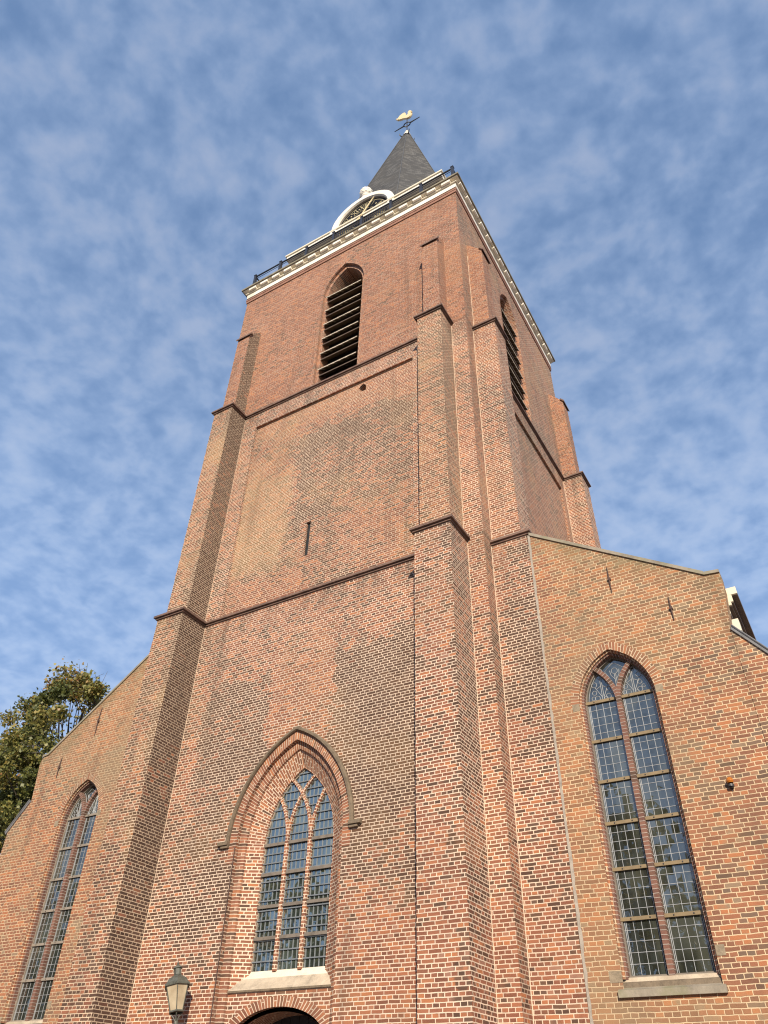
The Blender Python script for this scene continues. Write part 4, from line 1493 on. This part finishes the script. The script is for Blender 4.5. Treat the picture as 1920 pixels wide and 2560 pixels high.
st.rail([(0, 0, -0.1), (0, 0, 0.07)], 0.022, 8)
st.lathe([(0.03, -0.06), (0.05, -0.075), (0.045, -0.11), (0.06, -0.14), (0.04, -0.17), (0.035, -0.30)], (0, 0, 0), 10)
st.rail([(0, 0, -0.28), (0, 0.05, -0.45), (0, 0.20, -0.55), (0, 0.42, -0.58)], [0.035, 0.03, 0.03, 0.03], 8)
st.build('bracket', 'bronze', ln)


# ------------------------------------------------------------------ trees
def tree_mesh(seed, cr, hz, nleaf, leaf, trunk_r, n_clump=70):
    """trunk with limbs, and a crown of leaf blades gathered round the twig ends; base at the origin"""
    rng = np.random.default_rng(seed)
    rnd = random.Random(seed)
    tb = MB()
    zc = hz-cr[2]*0.98
    tb.rail([(0, 0, 0), (0.1, 0.05, zc*0.5), (0.05, 0.1, zc), (0.1, 0.0, zc+cr[2]*0.6)], [trunk_r, trunk_r*0.8, trunk_r*0.6, trunk_r*0.15], 9)
    cen = []
    for i in range(n_clump):
        while True:
            p = np.array([rnd.uniform(-1, 1), rnd.uniform(-1, 1), rnd.uniform(-1, 1)])
            r = np.linalg.norm(p)
            if 0.15 < r < 1:
                break
        p = p/r*(r**0.75)
        bump = 0.80+0.30*sin(3*p[0]+seed)*cos(4*p[1])+0.12*rnd.random()
        q = np.array([p[0]*cr[0], p[1]*cr[1], p[2]*cr[2]])*bump+np.array([0, 0, zc])
        cen.append(q)
        root = Vector((0.06, 0.05, max(zc*0.45, zc-cr[2]*0.7+rnd.random()*cr[2]*0.8)))
        tip = Vector(q)
        mid = root.lerp(tip, 0.5)+Vector((rnd.uniform(-.3, .3), rnd.uniform(-.3, .3), rnd.uniform(0.0, .5)))
        tb.rail([root, mid, tip], [trunk_r*0.22, trunk_r*0.10, 0.012], 5, cap=False)
        for k in range(4):
            t2 = tip+Vector((rnd.uniform(-1, 1), rnd.uniform(-1, 1), rnd.uniform(-0.4, 1.1)))*0.9
            tb.rail([tip, t2], [0.016, 0.006], 4, cap=False)
    cen = np.array(cen)
    idx = rng.integers(0, n_clump, nleaf)
    size = rng.uniform(0.28, 0.66, n_clump)
    pos = cen[idx]+rng.normal(0, 1, (nleaf, 3))*size[idx][:, None]*np.array([0.62, 0.62, 0.5])
    tone_c = rng.normal(0.50, 0.17, n_clump)
    tone = np.clip(tone_c[idx]+rng.normal(0, 0.17, nleaf), 0, 1)
    nrm = rng.normal(0, 1, (nleaf, 3))+np.array([0, 0, 0.8])
    nrm /= np.linalg.norm(nrm, axis=1)[:, None]
    tt = np.cross(nrm, rng.normal(0, 1, (nleaf, 3)))
    tt /= np.linalg.norm(tt, axis=1)[:, None]
    bb = np.cross(nrm, tt)
    sc_ = leaf*rng.uniform(0.6, 1.25, nleaf)[:, None]
    # a lobed five point blade, slightly folded
    shape = [(0, -0.5, 0), (0.30, -0.28, 0.05), (0.52, 0.02, 0.10), (0.22, 0.10, 0.03), (0.0, 0.55, -0.06), (-0.22, 0.10, 0.03), (-0.52, 0.02, 0.10), (-0.30, -0.28, 0.05)]
    k = len(shape)
    V = np.zeros((nleaf, k, 3))
    for i, (a, b_, c_3) in enumerate(shape):
        V[:, i] = pos+sc_*(tt*a+bb*b_+nrm*c_3)
    me = bpy.data.meshes.new('crown')
    me.vertices.add(nleaf*k); me.loops.add(nleaf*k); me.polygons.add(nleaf)
    me.vertices.foreach_set('co', V.ravel())
    me.loops.foreach_set('vertex_index', np.arange(nleaf*k))
    me.polygons.foreach_set('loop_start', np.arange(nleaf)*k)
    me.update(calc_edges=True)
    atr = me.attributes.new('tone', 'FLOAT', 'FACE')
    atr.data.foreach_set('value', tone)
    me.materials.append(MAT['leaves'])
    return tb, me


def tree(label, base, spec, group=None):
    root = empty('tree', label, 'tree', group)
    tb, me = tree_mesh(*spec)
    tb.build('trunk', 'bark', root)
    o = bpy.data.objects.new('crown', me)
    COL.objects.link(o)
    o.parent = root
    root.location = base
    return root


tree('taller autumn tree rising right behind the sloping aisle coping', (-22.8, 11.2, 0), (3, (4.9, 4.2, 5.6), 20.3, 50000, 0.16, 0.30, 120))
tree('lower autumn tree standing away from the church beyond the taller one', (-30.8, 12.5, 0), (8, (4.3, 4.0, 6.0), 18.6, 28000, 0.16, 0.25, 84))
# trees across the square, seen only as reflections in the windows
t1 = tree('leafy tree across the square mirrored in the church windows', (-1.5, -31.0, 0), (12, (6.0, 4.8, 8.0), 17.0, 15000, 0.44, 0.3, 70), 'trees across the square')
SPOTS = [(6.5, -34.0, 0.95, 0.4), (-11.5, -32.0, 1.02, 1.0), (-21.0, -30.5, 0.9, 2.2), (-30.5, -32.0, 1.08, 3.3), (-40.0, -31.0, 0.98, 4.1), (-49.5, -33.0, 1.05, 5.0)]
for (x, y, sc_, rz) in SPOTS:
    c = t1.copy()
    COL.objects.link(c)
    c.location = (x, y, 0); c.scale = (sc_, sc_, sc_); c.rotation_euler = (0, 0, rz)
    for chd in list(t1.children):
        d = chd.copy()
        COL.objects.link(d)
        d.parent = c
